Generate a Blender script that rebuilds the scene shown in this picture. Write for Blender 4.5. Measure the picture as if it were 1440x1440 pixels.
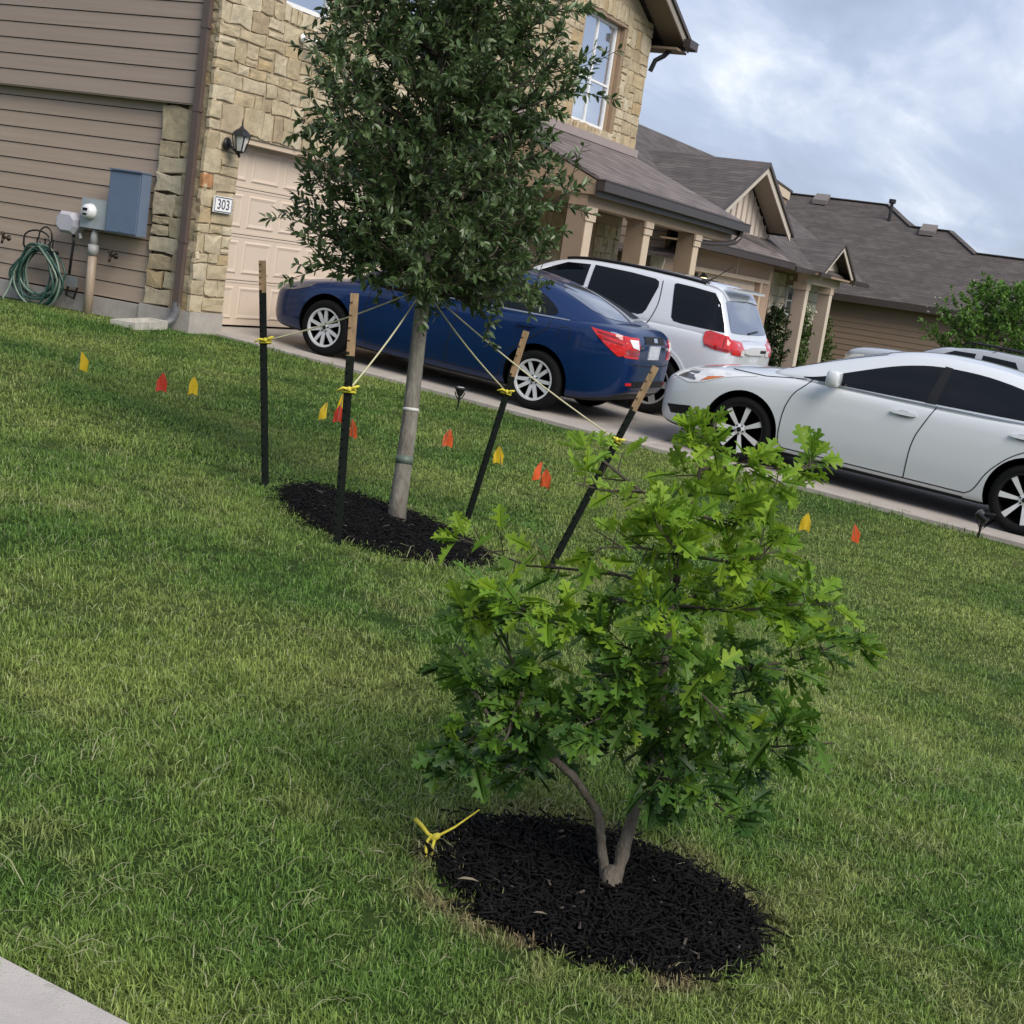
import bpy, bmesh, math, random
import numpy as np
from mathutils import Vector, Matrix, Euler
from mathutils.bvhtree import BVHTree
from mathutils.geometry import delaunay_2d_cdt, tessellate_polygon

random.seed(7)
rng = np.random.default_rng(7)
R = math.radians
scene = bpy.context.scene
for o in list(bpy.data.objects):
    bpy.data.objects.remove(o)
COL = scene.collection

# ------------------------------------------------------------------ camera
cam_d = bpy.data.cameras.new("camera")
cam = bpy.data.objects.new("camera", cam_d)
COL.objects.link(cam)
cam_d.sensor_width = 36.0
cam_d.lens = 36.0 * 2026.5 / 1440.0
cam_d.clip_start = 0.05
cam_d.clip_end = 2000.0
yaw, pitch, roll = 1.13927, 0.168397, 0.148935
fw = Vector((math.sin(yaw) * math.cos(pitch), math.cos(yaw) * math.cos(pitch), -math.sin(pitch)))
rt0 = Vector((math.cos(yaw), -math.sin(yaw), 0.0))
up0 = rt0.cross(fw)
rt = rt0 * math.cos(roll) + up0 * math.sin(roll)
up = up0 * math.cos(roll) - rt0 * math.sin(roll)
M = Matrix((rt, up, -fw)).transposed().to_4x4()
M.translation = Vector((0.0, 0.0, 1.5))
cam.matrix_world = M
scene.camera = cam

# ------------------------------------------------------------------ world: cloudy daylight sky
SUN_EL, SUN_AZ = R(42.0), R(205.0)          # azimuth: clockwise from +Y
world = bpy.data.worlds.new("World")
scene.world = world
world.use_nodes = True
wt = world.node_tree
wn, wl = wt.nodes, wt.links
wn.clear()
w_out = wn.new("ShaderNodeOutputWorld")
w_bg = wn.new("ShaderNodeBackground")
w_bg.inputs["Strength"].default_value = 0.1
w_sky = wn.new("ShaderNodeTexSky")
w_sky.sky_type = 'NISHITA'
w_sky.sun_disc = False
w_sky.sun_elevation = SUN_EL
w_sky.sun_rotation = SUN_AZ
w_tc = wn.new("ShaderNodeTexCoord")
w_sep = wn.new("ShaderNodeSeparateXYZ")
wl.new(w_tc.outputs["Generated"], w_sep.inputs[0])


def wmath(op, a, b=None, clamp=False):
    n = wn.new("ShaderNodeMath")
    n.operation = op
    n.use_clamp = clamp
    for i, v in enumerate((a, b)):
        if v is None:
            continue
        if isinstance(v, (int, float)):
            n.inputs[i].default_value = v
        else:
            wl.new(v, n.inputs[i])
    return n.outputs[0]


den = wmath('ADD', wmath('MAXIMUM', w_sep.outputs[2], 0.0), 0.22)
w_comb = wn.new("ShaderNodeCombineXYZ")
wl.new(wmath('DIVIDE', w_sep.outputs[0], den), w_comb.inputs[0])
wl.new(wmath('DIVIDE', w_sep.outputs[1], den), w_comb.inputs[1])
w_n1 = wn.new("ShaderNodeTexNoise")
w_n1.inputs["Scale"].default_value = 2.3
w_n1.inputs["Detail"].default_value = 9.0
w_n1.inputs["Roughness"].default_value = 0.55
w_n1.inputs["Distortion"].default_value = 0.35
w_map = wn.new("ShaderNodeMapping")
w_map.inputs["Location"].default_value = (3.1, 1.7, 0.0)
w_map.inputs["Rotation"].default_value = (0, 0, R(-28))
w_map.inputs["Scale"].default_value = (0.62, 1.25, 1.0)
wl.new(w_comb.outputs[0], w_map.inputs[0])
wl.new(w_map.outputs[0], w_n1.inputs["Vector"])
w_ramp = wn.new("ShaderNodeValToRGB")           # cloud deck: blue-grey bases to pale tops
cr = w_ramp.color_ramp
cr.elements[0].position = 0.36
cr.elements[0].color = (2.95, 3.45, 4.6, 1)
cr.elements[1].position = 0.70
cr.elements[1].color = (7.5, 7.7, 8.3, 1)
e = cr.elements.new(0.50)
e.color = (3.55, 4.1, 5.4, 1)
e = cr.elements.new(0.60)
e.color = (4.8, 5.25, 6.3, 1)
wl.new(w_n1.outputs["Fac"], w_ramp.inputs["Fac"])
w_mix = wn.new("ShaderNodeMixRGB")
w_mix.inputs["Fac"].default_value = 0.86
wl.new(w_sky.outputs[0], w_mix.inputs[1])
wl.new(w_ramp.outputs[0], w_mix.inputs[2])
wl.new(w_mix.outputs[0], w_bg.inputs["Color"])
wl.new(w_bg.outputs[0], w_out.inputs["Surface"])

# ------------------------------------------------------------------ sun (veiled by cloud)
sun_d = bpy.data.lights.new("sun", 'SUN')
sun_d.energy = 2.5
sun_d.angle = R(38.0)
sun_d.color = (1.0, 0.93, 0.82)
sun = bpy.data.objects.new("sun", sun_d)
COL.objects.link(sun)
sdir = Vector((math.sin(SUN_AZ) * math.cos(SUN_EL), math.cos(SUN_AZ) * math.cos(SUN_EL), math.sin(SUN_EL)))
sun.rotation_euler = (-sdir).to_track_quat('-Z', 'Y').to_euler()
sun.location = sdir * 50

scene.view_settings.view_transform = 'Standard'
scene.view_settings.look = 'None'
scene.view_settings.exposure = 0.60
scene.view_settings.gamma = 1.0
scene.view_settings.use_curve_mapping = False
scene.render.engine = 'CYCLES'

# ------------------------------------------------------------------ materials
MATS = {}


def mk(name, col, rough=0.6, metal=0.0, var=0.0, vscale=8.0, bump=0.0, bscale=60.0, coat=0.0, spec=None,
       rnd=0.0, col2=None, stretch=None, island=0.0, trans=0.0):
    """principled material: base colour with noise variation (var), per-object (rnd) or per-island variation, fine bump"""
    m = bpy.data.materials.new(name)
    m.use_nodes = True
    nt = m.node_tree
    n, l = nt.nodes, nt.links
    b = n["Principled BSDF"]
    b.inputs["Roughness"].default_value = rough
    b.inputs["Metallic"].default_value = metal
    if coat:
        b.inputs["Coat Weight"].default_value = coat
        b.inputs["Coat Roughness"].default_value = 0.06
    if spec is not None:
        b.inputs["Specular IOR Level"].default_value = spec
    c = n.new("ShaderNodeRGB")
    c.outputs[0].default_value = (*col, 1)
    sock = c.outputs[0]
    tc = n.new("ShaderNodeTexCoord")
    vec = tc.outputs["Object"]
    if stretch:
        mp = n.new("ShaderNodeMapping")
        mp.inputs["Scale"].default_value = stretch
        l.new(vec, mp.inputs[0])
        vec = mp.outputs[0]
    if var:
        t = n.new("ShaderNodeTexNoise")
        t.inputs["Scale"].default_value = vscale
        t.inputs["Detail"].default_value = 6
        t.inputs["Roughness"].default_value = 0.65
        l.new(vec, t.inputs["Vector"])
        mr = n.new("ShaderNodeMapRange")
        mr.inputs[1].default_value = 0.28
        mr.inputs[2].default_value = 0.72
        l.new(t.outputs["Fac"], mr.inputs[0])
        mx = n.new("ShaderNodeMixRGB")
        l.new(mr.outputs[0], mx.inputs[0])
        lo = col2 if col2 else tuple(v * (1 - var) for v in col)
        mx.inputs[1].default_value = (*lo, 1)
        if col2:
            l.new(sock, mx.inputs[2])
        else:
            mx.inputs[2].default_value = (*[min(1, v * (1 + var)) for v in col], 1)
        sock = mx.outputs[0]
    if rnd or island:
        if island:
            g = n.new("ShaderNodeNewGeometry")
            rs = g.outputs["Random Per Island"]
            amt = island
        else:
            g = n.new("ShaderNodeObjectInfo")
            rs = g.outputs["Random"]
            amt = rnd
        mr2 = n.new("ShaderNodeMapRange")
        mr2.inputs[3].default_value = 1 - amt
        mr2.inputs[4].default_value = 1 + amt
        l.new(rs, mr2.inputs[0])
        hs = n.new("ShaderNodeHueSaturation")
        l.new(mr2.outputs[0], hs.inputs["Value"])
        l.new(sock, hs.inputs["Color"])
        sock = hs.outputs[0]
    l.new(sock, b.inputs["Base Color"])
    if bump:
        t2 = n.new("ShaderNodeTexNoise")
        t2.inputs["Scale"].default_value = bscale
        t2.inputs["Detail"].default_value = 5
        l.new(vec, t2.inputs["Vector"])
        bp = n.new("ShaderNodeBump")
        bp.inputs["Strength"].default_value = bump
        bp.inputs["Distance"].default_value = 0.01
        l.new(t2.outputs["Fac"], bp.inputs["Height"])
        l.new(bp.outputs[0], b.inputs["Normal"])
    if trans:
        tr = n.new("ShaderNodeBsdfTranslucent")
        l.new(sock, tr.inputs["Color"])
        ms = n.new("ShaderNodeMixShader")
        ms.inputs[0].default_value = trans
        l.new(b.outputs[0], ms.inputs[1])
        l.new(tr.outputs[0], ms.inputs[2])
        l.new(ms.outputs[0], n["Material Output"].inputs["Surface"])
    MATS[name] = m
    return m


def ramp_mat(name, cols, rough=0.85, vscale=9.0, var=0.22, bump=0.5, bscale=45.0, spec=0.3, trans=0.0, stretch=None):
    """colour picked per object/island from a list, then mottled"""
    m = bpy.data.materials.new(name)
    m.use_nodes = True
    nt = m.node_tree
    n, l = nt.nodes, nt.links
    b = n["Principled BSDF"]
    b.inputs["Roughness"].default_value = rough
    b.inputs["Specular IOR Level"].default_value = spec
    oi = n.new("ShaderNodeObjectInfo")
    ge = n.new("ShaderNodeNewGeometry")
    ad = n.new("ShaderNodeMath")
    ad.operation = 'ADD'
    l.new(oi.outputs["Random"], ad.inputs[0])
    l.new(ge.outputs["Random Per Island"], ad.inputs[1])
    fr = n.new("ShaderNodeMath")
    fr.operation = 'FRACT'
    l.new(ad.outputs[0], fr.inputs[0])
    rp = n.new("ShaderNodeValToRGB")
    rp.color_ramp.interpolation = 'LINEAR'
    k = len(cols)
    while len(rp.color_ramp.elements) < k:
        rp.color_ramp.elements.new(0.5)
    for i, c in enumerate(cols):
        rp.color_ramp.elements[i].position = i / (k - 1)
        rp.color_ramp.elements[i].color = (*c, 1)
    l.new(fr.outputs[0], rp.inputs[0])
    tc = n.new("ShaderNodeTexCoord")
    vec = tc.outputs["Object"]
    if stretch:
        mp = n.new("ShaderNodeMapping")
        mp.inputs["Scale"].default_value = stretch
        l.new(vec, mp.inputs[0])
        vec = mp.outputs[0]
    t = n.new("ShaderNodeTexNoise")
    t.inputs["Scale"].default_value = vscale
    t.inputs["Detail"].default_value = 7
    t.inputs["Roughness"].default_value = 0.7
    l.new(vec, t.inputs["Vector"])
    mr = n.new("ShaderNodeMapRange")
    mr.inputs[1].default_value = 0.25
    mr.inputs[2].default_value = 0.75
    mr.inputs[3].default_value = 1 - var
    mr.inputs[4].default_value = 1 + var
    l.new(t.outputs["Fac"], mr.inputs[0])
    hs = n.new("ShaderNodeHueSaturation")
    l.new(mr.outputs[0], hs.inputs["Value"])
    l.new(rp.outputs[0], hs.inputs["Color"])
    l.new(hs.outputs[0], b.inputs["Base Color"])
    if bump:
        t2 = n.new("ShaderNodeTexNoise")
        t2.inputs["Scale"].default_value = bscale
        t2.inputs["Detail"].default_value = 6
        l.new(vec, t2.inputs["Vector"])
        bp = n.new("ShaderNodeBump")
        bp.inputs["Strength"].default_value = bump
        bp.inputs["Distance"].default_value = 0.012
        l.new(t2.outputs["Fac"], bp.inputs["Height"])
        l.new(bp.outputs[0], b.inputs["Normal"])
    if trans:
        tr = n.new("ShaderNodeBsdfTranslucent")
        l.new(hs.outputs[0], tr.inputs["Color"])
        ms = n.new("ShaderNodeMixShader")
        ms.inputs[0].default_value = trans
        l.new(b.outputs[0], ms.inputs[1])
        l.new(tr.outputs[0], ms.inputs[2])
        l.new(ms.outputs[0], n["Material Output"].inputs["Surface"])
    MATS[name] = m
    return m


STONE = ramp_mat("limestone", [(.47, .40, .285), (.42, .35, .235), (.375, .305, .195), (.50, .44, .33), (.40, .30, .168), (.45, .385, .27), (.33, .258, .168), (.48, .415, .297)], bump=0.8, bscale=18, vscale=6, var=0.3)
RUST = mk("rust_stained_stone", (.40, .20, .09), .9, var=.45, vscale=14, bump=.6, bscale=30)
PALE = ramp_mat("pale_limestone", [(.70, .64, .52), (.62, .55, .43), (.76, .70, .60), (.66, .59, .46)], bump=.5, bscale=22)
MORTAR = mk("mortar", (.36, .29, .20), .95, var=.2, vscale=30, bump=.6, bscale=120)
SIDING = mk("siding_paint", (.330, .260, .215), .65, var=.10, vscale=3, bump=.12, bscale=60, stretch=(1, .2, 8))
SIDING_LOW = mk("siding_paint_lower", (.38, .295, .23), .65, var=.10, vscale=3, bump=.12, bscale=60, stretch=(1, .2, 8))
SIDING_FAR = mk("siding_paint_far", (.235, .165, .115), .7, var=.06, vscale=2)
CONC = mk("concrete", (.36, .325, .29), .9, var=.14, vscale=3.5, bump=.25, bscale=160, col2=None)
CONC_N = mk("near_concrete", (.40, .37, .345), .9, var=.10, vscale=14, bump=.35, bscale=220)
FOUND = mk("foundation_concrete", (.37, .34, .31), .9, var=.18, vscale=6, bump=.3, bscale=80)
DOORP = mk("garage_door_paint", (.60, .495, .40), .5, var=.03, vscale=3, bump=.04, bscale=200)
TRIM = mk("trim_paint", (.56, .45, .34), .6, var=.05, vscale=6)
TRIM_DK = mk("trim_paint_brown", (.30, .215, .145), .6, var=.06, vscale=5)
STUCCO = mk("stucco_tan", (.36, .255, .19), .85, var=.06, vscale=5, bump=.2, bscale=140)
FASCIA = mk("fascia_brown", (.055, .042, .036), .45, var=.1)
SOFFIT = mk("soffit_paint", (.18, .14, .10), .7)
GUTTER = mk("gutter_brown", (.042, .032, .029), .4, var=.08, vscale=3)
DOWNSP = mk("downspout_brown", (.10, .072, .062), .4, var=.1, vscale=5)
BATTEN_W = mk("board_paint", (.60, .52, .45), .7, var=.05, vscale=5)
def shingle(name, col, var=.24):
    """asphalt shingles: staggered tabs in courses, counted up the slope by height"""
    m = mk(name, col, .95, var=.2, vscale=2.0, bump=.35, bscale=70)
    nt = m.node_tree
    n, l = nt.nodes, nt.links
    b = n["Principled BSDF"]
    tc = n.new("ShaderNodeTexCoord")
    sp = n.new("ShaderNodeSeparateXYZ")
    l.new(tc.outputs["Object"], sp.inputs[0])
    ad = n.new("ShaderNodeMath")
    l.new(sp.outputs[0], ad.inputs[0])
    l.new(sp.outputs[1], ad.inputs[1])
    mu = n.new("ShaderNodeMath")
    mu.operation = 'MULTIPLY'
    mu.inputs[1].default_value = 2.2
    l.new(sp.outputs[2], mu.inputs[0])
    cb = n.new("ShaderNodeCombineXYZ")
    l.new(ad.outputs[0], cb.inputs[0])
    l.new(mu.outputs[0], cb.inputs[1])
    br = n.new("ShaderNodeTexBrick")
    br.inputs["Scale"].default_value = 1.0
    br.inputs["Brick Width"].default_value = .42
    br.inputs["Row Height"].default_value = .15
    br.inputs["Mortar Size"].default_value = .012
    br.inputs["Mortar Smooth"].default_value = .4
    br.inputs["Color1"].default_value = (1 - var, 1 - var, 1 - var, 1)
    br.inputs["Color2"].default_value = (1 + var, 1 + var, 1 + var * 1.05, 1)
    br.inputs["Mortar"].default_value = (.42, .42, .42, 1)
    l.new(cb.outputs[0], br.inputs["Vector"])
    old = b.inputs["Base Color"].links[0].from_socket
    mx = n.new("ShaderNodeMixRGB")
    mx.blend_type = 'MULTIPLY'
    mx.inputs[0].default_value = 1.0
    l.new(old, mx.inputs[1])
    l.new(br.outputs["Color"], mx.inputs[2])
    l.new(mx.outputs[0], b.inputs["Base Color"])
    return m


ROOF = shingle("asphalt_shingle", (.085, .072, .068))
ROOF2 = shingle("asphalt_shingle_mauve", (.150, .125, .122), .25)
WHITE = mk("white_vinyl", (.78, .78, .78), .4)
GLASS = mk("window_glass", (.55, .60, .68), .05, metal=.85)
BLACKM = mk("black_metal", (.012, .012, .013), .4)
LGLASS = mk("lantern_glass", (.5, .5, .48), .15, var=.2, vscale=20)
STEEL = mk("grey_steel", (.34, .38, .40), .4, var=.08, vscale=12)
BLUEBOX = mk("blue_grey_enamel", (.125, .17, .255), .45, var=.06, vscale=6)
PVC = mk("pvc_tan", (.34, .265, .20), .5, var=.1, vscale=14)
PVCG = mk("pvc_grey", (.36, .36, .36), .5)
HOSE = mk("hose_teal", (.022, .07, .055), .35, var=.3, vscale=9)
HOSE2 = mk("hose_pale", (.16, .22, .17), .4, var=.2, vscale=9)
BRASS = mk("dark_bronze", (.05, .038, .028), .5, metal=.6)
SIGNW = mk("plaque_white", (.80, .80, .80), .5)
SIGNB = mk("plaque_ink", (.05, .055, .09), .5)
RUBBER = mk("tyre_rubber", (.007, .007, .0075), .85, spec=.15, var=.2, vscale=20)
PLASTIC = mk("black_plastic", (.009, .009, .010), .5, spec=.25)
WELL = mk("wheel_well_black", (.003, .003, .003), .95, spec=.05)
ALLOY = mk("alloy_silver", (.66, .67, .69), .38, metal=.35)
SPOKE = mk("polished_spoke", (.78, .78, .80), .3, metal=.35)
CHROME = mk("chrome", (.75, .76, .78), .08, metal=1.0)
GUNMETAL = mk("alloy_grey", (.32, .32, .33), .4, metal=.35)
REDL = mk("red_lens", (.50, .015, .015), .1, coat=.6, var=.3, vscale=14)
WHITEL = mk("clear_lens", (.72, .72, .74), .08, coat=.6, var=.15, vscale=40)
AMBER = mk("amber_lens", (.62, .16, .03), .12, coat=.6, var=.2, vscale=20)
LAMPD = mk("lamp_bowl", (.18, .18, .20), .15, metal=.6)
PLATE = mk("plate_white", (.70, .72, .76), .4, var=.5, vscale=26, col2=(.30, .32, .38))
INK = mk("plate_ink", (.08, .09, .14), .5)
TINT = mk("tinted_glass", (.003, .004, .006), .04, spec=.30)
BGLASS = mk("rear_glass", (.26, .29, .35), .04, metal=.8)
P_BLUE = mk("paint_blue", (.0015, .021, .092), .3, coat=.6, spec=.25, metal=.25)
P_WHITE = mk("paint_white", (.56, .59, .64), .28, coat=1.0)
P_PEARL = mk("paint_pearl", (.585, .615, .645), .26, coat=1.0)
P_GREY = mk("paint_silver", (.36, .38, .41), .32, coat=1.0, metal=.2)
BARK = mk("oak_bark", (.25, .235, .20), .95, var=.5, col2=(.085, .075, .06), vscale=16, bump=1.0, bscale=60, stretch=(1, 1, .35))
BARK2 = mk("sapling_bark", (.20, .175, .14), .9, var=.4, col2=(.09, .072, .055), vscale=38, bump=.8, bscale=120, stretch=(1, 1, .5))
TWIG = mk("twig_bark", (.06, .05, .035), .9, var=.3, vscale=40)
TAPE = mk("green_tape", (.09, .125, .10), .5)
TAPEW = mk("white_band", (.55, .55, .52), .6)
LEAF_LIVE = ramp_mat("live_oak_leaf", [(.072, .122, .040), (.092, .152, .052), (.055, .096, .032), (.145, .200, .088), (.064, .110, .036)], rough=.36, bump=0, var=.15, spec=.55, trans=.26)
LEAF_CRAPE = ramp_mat("crape_leaf", [(.09, .20, .03), (.13, .25, .04), (.06, .14, .025), (.16, .26, .06)], rough=.5, bump=0, var=.2, trans=.3)
LEAF_SHRUB = ramp_mat("shrub_leaf", [(.018, .040, .014), (.03, .06, .018), (.012, .03, .010)], rough=.45, bump=0, var=.2, trans=.15)
LEAF_SHRUB2 = ramp_mat("shrub_leaf_light", [(.06, .11, .025), (.09, .15, .03), (.04, .08, .02)], rough=.45, bump=0, var=.2, trans=.2)
BLOSSOM = mk("blossom", (.34, .36, .27), .7)
MULCH = ramp_mat("black_mulch", [(.0028, .0026, .0032), (.005, .0045, .005), (.002, .002, .0024), (.009, .008, .0085)], rough=.8, bump=.3, bscale=80, spec=.18, var=.4)
MULCHP = mk("mulch_pale_chip", (.065, .052, .042), .9, var=.3)
SOILM = mk("mulch_soil", (.002, .002, .0024), .95, spec=.1, var=.4, vscale=40, bump=1.0, bscale=70)
POST = mk("stake_green", (.004, .0068, .0052), .7, var=.4, vscale=30, spec=.12)
POSTTIP = mk("stake_bare_tip", (.225, .15, .08), .8, var=.4, vscale=25, stretch=(1, 1, .3))
ROPE = mk("rope_pale", (.50, .47, .30), .7, var=.15, vscale=60)
ROPEY = mk("rope_yellow", (.60, .52, .05), .7, var=.2, vscale=50)
FLAGY = mk("flag_yellow", (.66, .46, .02), .5, var=.12, vscale=20, trans=.25)
FLAGO = mk("flag_orange", (.72, .115, .03), .5, var=.12, vscale=20, trans=.25)
FLAGR = mk("flag_red", (.62, .055, .03), .5, var=.12, vscale=20, trans=.25)
WIRE = mk("flag_wire", (.25, .25, .24), .4, metal=.7)
DEADLEAF = mk("dry_leaf", (.24, .21, .14), .8, var=.2, vscale=20)


# ------------------------------------------------------------------ geometry helpers
class MB:
    """collects verts/faces, then links them as ONE mesh object"""

    def __init__(s):
        s.v, s.f, s.mi = [], [], []

    def add(s, vs, fs, mi=0):
        k = len(s.v)
        s.v.extend([tuple(p) for p in vs])
        for f in fs:
            s.f.append(tuple(i + k for i in f))
            s.mi.append(mi)
        return s

    def box(s, x0, x1, y0, y1, z0, z1, mi=0):
        return s.add([(x0, y0, z0), (x1, y0, z0), (x1, y1, z0), (x0, y1, z0), (x0, y0, z1), (x1, y0, z1), (x1, y1, z1), (x0, y1, z1)],
                     [(0, 3, 2, 1), (4, 5, 6, 7), (0, 1, 5, 4), (1, 2, 6, 5), (2, 3, 7, 6), (3, 0, 4, 7)], mi)

    def bar(s, a, b, w, h, upv=(0, 0, 1), mi=0):
        """oriented box from a to b, section w (side) x h (along up)"""
        a, b = Vector(a), Vector(b)
        d = (b - a).normalized()
        u = Vector(upv)
        sd = d.cross(u).normalized()
        u = sd.cross(d).normalized()
        vs = []
        for p in (a, b):
            for (i, j) in ((-1, -1), (1, -1), (1, 1), (-1, 1)):
                vs.append(p + sd * (i * w / 2) + u * (j * h / 2))
        return s.add(vs, [(0, 1, 2, 3), (7, 6, 5, 4), (0, 4, 5, 1), (1, 5, 6, 2), (2, 6, 7, 3), (3, 7, 4, 0)], mi)

    def tube(s, pts, rad, n=8, mi=0, caps=True):
        pts = [Vector(p) for p in pts]
        if not hasattr(rad, '__len__'):
            rad = [rad] * len(pts)
        k = len(s.v)
        prev = None
        for i, p in enumerate(pts):
            t = (pts[min(i + 1, len(pts) - 1)] - pts[max(i - 1, 0)])
            t = t.normalized() if t.length > 1e-9 else Vector((0, 0, 1))
            if prev is None:
                a = Vector((0, 0, 1)) if abs(t.z) < .9 else Vector((1, 0, 0))
                u = t.cross(a).normalized()
            else:
                u = (prev - t * prev.dot(t))
                u = u.normalized() if u.length > 1e-6 else t.orthogonal().normalized()
            prev = u
            w = t.cross(u)
            for j in range(n):
                an = 2 * math.pi * j / n
                s.v.append(tuple(p + (u * math.cos(an) + w * math.sin(an)) * rad[i]))
        for i in range(len(pts) - 1):
            for j in range(n):
                s.f.append((k + i * n + j, k + i * n + (j + 1) % n, k + (i + 1) * n + (j + 1) % n, k + (i + 1) * n + j))
                s.mi.append(mi)
        if caps:
            s.f.append(tuple(k + j for j in range(n))[::-1])
            s.mi.append(mi)
            e = k + (len(pts) - 1) * n
            s.f.append(tuple(e + j for j in range(n)))
            s.mi.append(mi)
        return s

    def lathe(s, prof, c, axis, n=24, mi=0, close=False):
        """profile [(r, t)] turned about axis through c"""
        c, ax = Vector(c), Vector(axis).normalized()
        u = ax.orthogonal().normalized()
        w = ax.cross(u)
        k = len(s.v)
        m = len(prof)
        for (r, t) in prof:
            for j in range(n):
                an = 2 * math.pi * j / n
                s.v.append(tuple(c + ax * t + (u * math.cos(an) + w * math.sin(an)) * r))
        for i in range(m - 1 if not close else m):
            i2 = (i + 1) % m
            for j in range(n):
                s.f.append((k + i * n + j, k + i * n + (j + 1) % n, k + i2 * n + (j + 1) % n, k + i2 * n + j))
                s.mi.append(mi)
        return s

    def prism(s, poly, ext, mi=0):
        """poly: 3D points of a planar polygon, ext: extrusion vector"""
        n = len(poly)
        ext = Vector(ext)
        vs = [Vector(p) for p in poly] + [Vector(p) + ext for p in poly]
        fs = [tuple(range(n))[::-1], tuple(range(n, 2 * n))]
        for i in range(n):
            fs.append((i, (i + 1) % n, n + (i + 1) % n, n + i))
        return s.add(vs, fs, mi)

    def build(s, name, mats, parent=None, smooth=False, fix=True):
        me = bpy.data.meshes.new(name)
        me.from_pydata(s.v, [], s.f)
        if not isinstance(mats, (list, tuple)):
            mats = [mats]
        for m in mats:
            me.materials.append(m)
        if len(mats) > 1:
            me.polygons.foreach_set("material_index", s.mi)
        if fix:
            bm = bmesh.new()
            bm.from_mesh(me)
            bmesh.ops.recalc_face_normals(bm, faces=bm.faces)
            bm.to_mesh(me)
            bm.free()
        if smooth:
            me.polygons.foreach_set("use_smooth", [True] * len(me.polygons))
        me.update()
        return link(name, me, parent)


def link(name, data, parent=None):
    o = bpy.data.objects.new(name, data)
    COL.objects.link(o)
    if parent is not None:
        o.parent = parent
        if parent.get("built_in_place"):
            o.matrix_parent_inverse = Matrix.Translation(-Vector(parent.location))
    return o


def np_mesh(name, V, F, mats, parent=None, mi=None, smooth=False):
    """fast mesh of triangles (or quads) from numpy arrays"""
    me = bpy.data.meshes.new(name)
    V = np.asarray(V, dtype=np.float32)
    F = np.asarray(F, dtype=np.int32)
    k = F.shape[1]
    me.vertices.add(len(V))
    me.vertices.foreach_set("co", V.ravel())
    me.loops.add(F.size)
    me.loops.foreach_set("vertex_index", F.ravel())
    me.polygons.add(len(F))
    me.polygons.foreach_set("loop_start", np.arange(0, F.size, k, dtype=np.int32))
    me.polygons.foreach_set("loop_total", np.full(len(F), k, dtype=np.int32))
    if not isinstance(mats, (list, tuple)):
        mats = [mats]
    for m in mats:
        me.materials.append(m)
    if mi is not None:
        me.polygons.foreach_set("material_index", np.asarray(mi, dtype=np.int32))
    if smooth:
        me.polygons.foreach_set("use_smooth", np.ones(len(F), dtype=bool))
    me.update(calc_edges=True)
    if parent == "mesh_only":
        return me
    return link(name, me, parent)


def tag(o, label=None, cat=None, group=None, kind=None):
    if label:
        o["label"] = label
    if cat:
        o["category"] = cat
    if group:
        o["group"] = group
    if kind:
        o["kind"] = kind
    return o


def empty(name, loc, label, cat, group=None, in_place=True):
    """a thing: an Empty at its base; parts built in world coordinates when in_place"""
    o = bpy.data.objects.new(name, None)
    COL.objects.link(o)
    o.location = loc
    o.empty_display_size = 0.2
    if in_place:
        o["built_in_place"] = True
    return tag(o, label, cat, group)


def text_part(name, s, size, loc, rot, m, parent=None, depth=0.002, align='CENTER'):
    cu = bpy.data.curves.new(name, 'FONT')
    cu.body = s
    cu.size = size
    cu.extrude = depth
    cu.align_x = align
    cu.align_y = 'CENTER'
    cu.materials.append(m)
    o = link(name, cu)
    me = bpy.data.meshes.new_from_object(o.evaluated_get(bpy.context.evaluated_depsgraph_get()))
    bpy.data.objects.remove(o)
    me.transform(Matrix.Translation(loc) @ Euler(rot).to_matrix().to_4x4())
    me.name = name
    return link(name, me, parent)


# ------------------------------------------------------------------ terrain function (m)
def sst(a, b, x):
    t = np.clip((x - a) / (b - a), 0, 1)
    return t * t * (3 - 2 * t)


def drive_z(Y):
    return .2 + .055 * (np.clip(Y, -4.5, 10.4) - 9.5)


def T(X, Y):
    X = np.asarray(X, dtype=float)
    Y = np.asarray(Y, dtype=float)
    xc = 6.9 + .42 * (np.clip(Y, -5, 12) - 5)
    upper = .28 - .010 * (np.clip(X, 2, 30) - 2)
    s = sst(xc - .3, xc + 1.6, X)
    b = upper * (1 - s) + s * .06 * (1 - np.clip((X - xc - 1.6) / 4, 0, 1))
    z = drive_z(Y) - .05 + b
    z = z - .03 * np.clip(X - 19, 0, 20)
    return z


def tz(x, y):
    return float(T(x, y))

# ================================================================== SETTING: ground, concrete, road
def lines(parts):
    out = []
    for a, b, st in parts:
        out += list(np.arange(a, b, st))
    return np.array(out + [parts[-1][1]])


gx = lines([(-320, -20, 30), (-20, 1, 3), (1, 14, .12), (14, 50, 1.5), (50, 440, 30)])
gy = lines([(-320, -20, 30), (-20, -1, 1), (-1, 13.5, .12), (13.5, 40, 2), (40, 440, 40)])
GX, GY = np.meshgrid(gx, gy)
GZ = T(GX, GY)
bump_mask = ((GX - 6.67) ** 2 + (GY - 3.80) ** 2 > 1.0 ** 2) & ((GX - 3.335) ** 2 + (GY - 1.135) ** 2 > .5 ** 2)
GZ = GZ - .012 * ~bump_mask
GZ = GZ + bump_mask * .012 * np.sin(GX * 2.1 + 1.3 * np.sin(GY * 1.7)) * np.cos(GY * 2.6 + GX) * ((GX > 2.2) & (GX < 13))
nx, ny = len(gx), len(gy)
idx = np.arange(nx * ny).reshape(ny, nx)
GF = np.stack([idx[:-1, :-1], idx[:-1, 1:], idx[1:, 1:], idx[1:, :-1]], -1).reshape(-1, 4)


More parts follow.
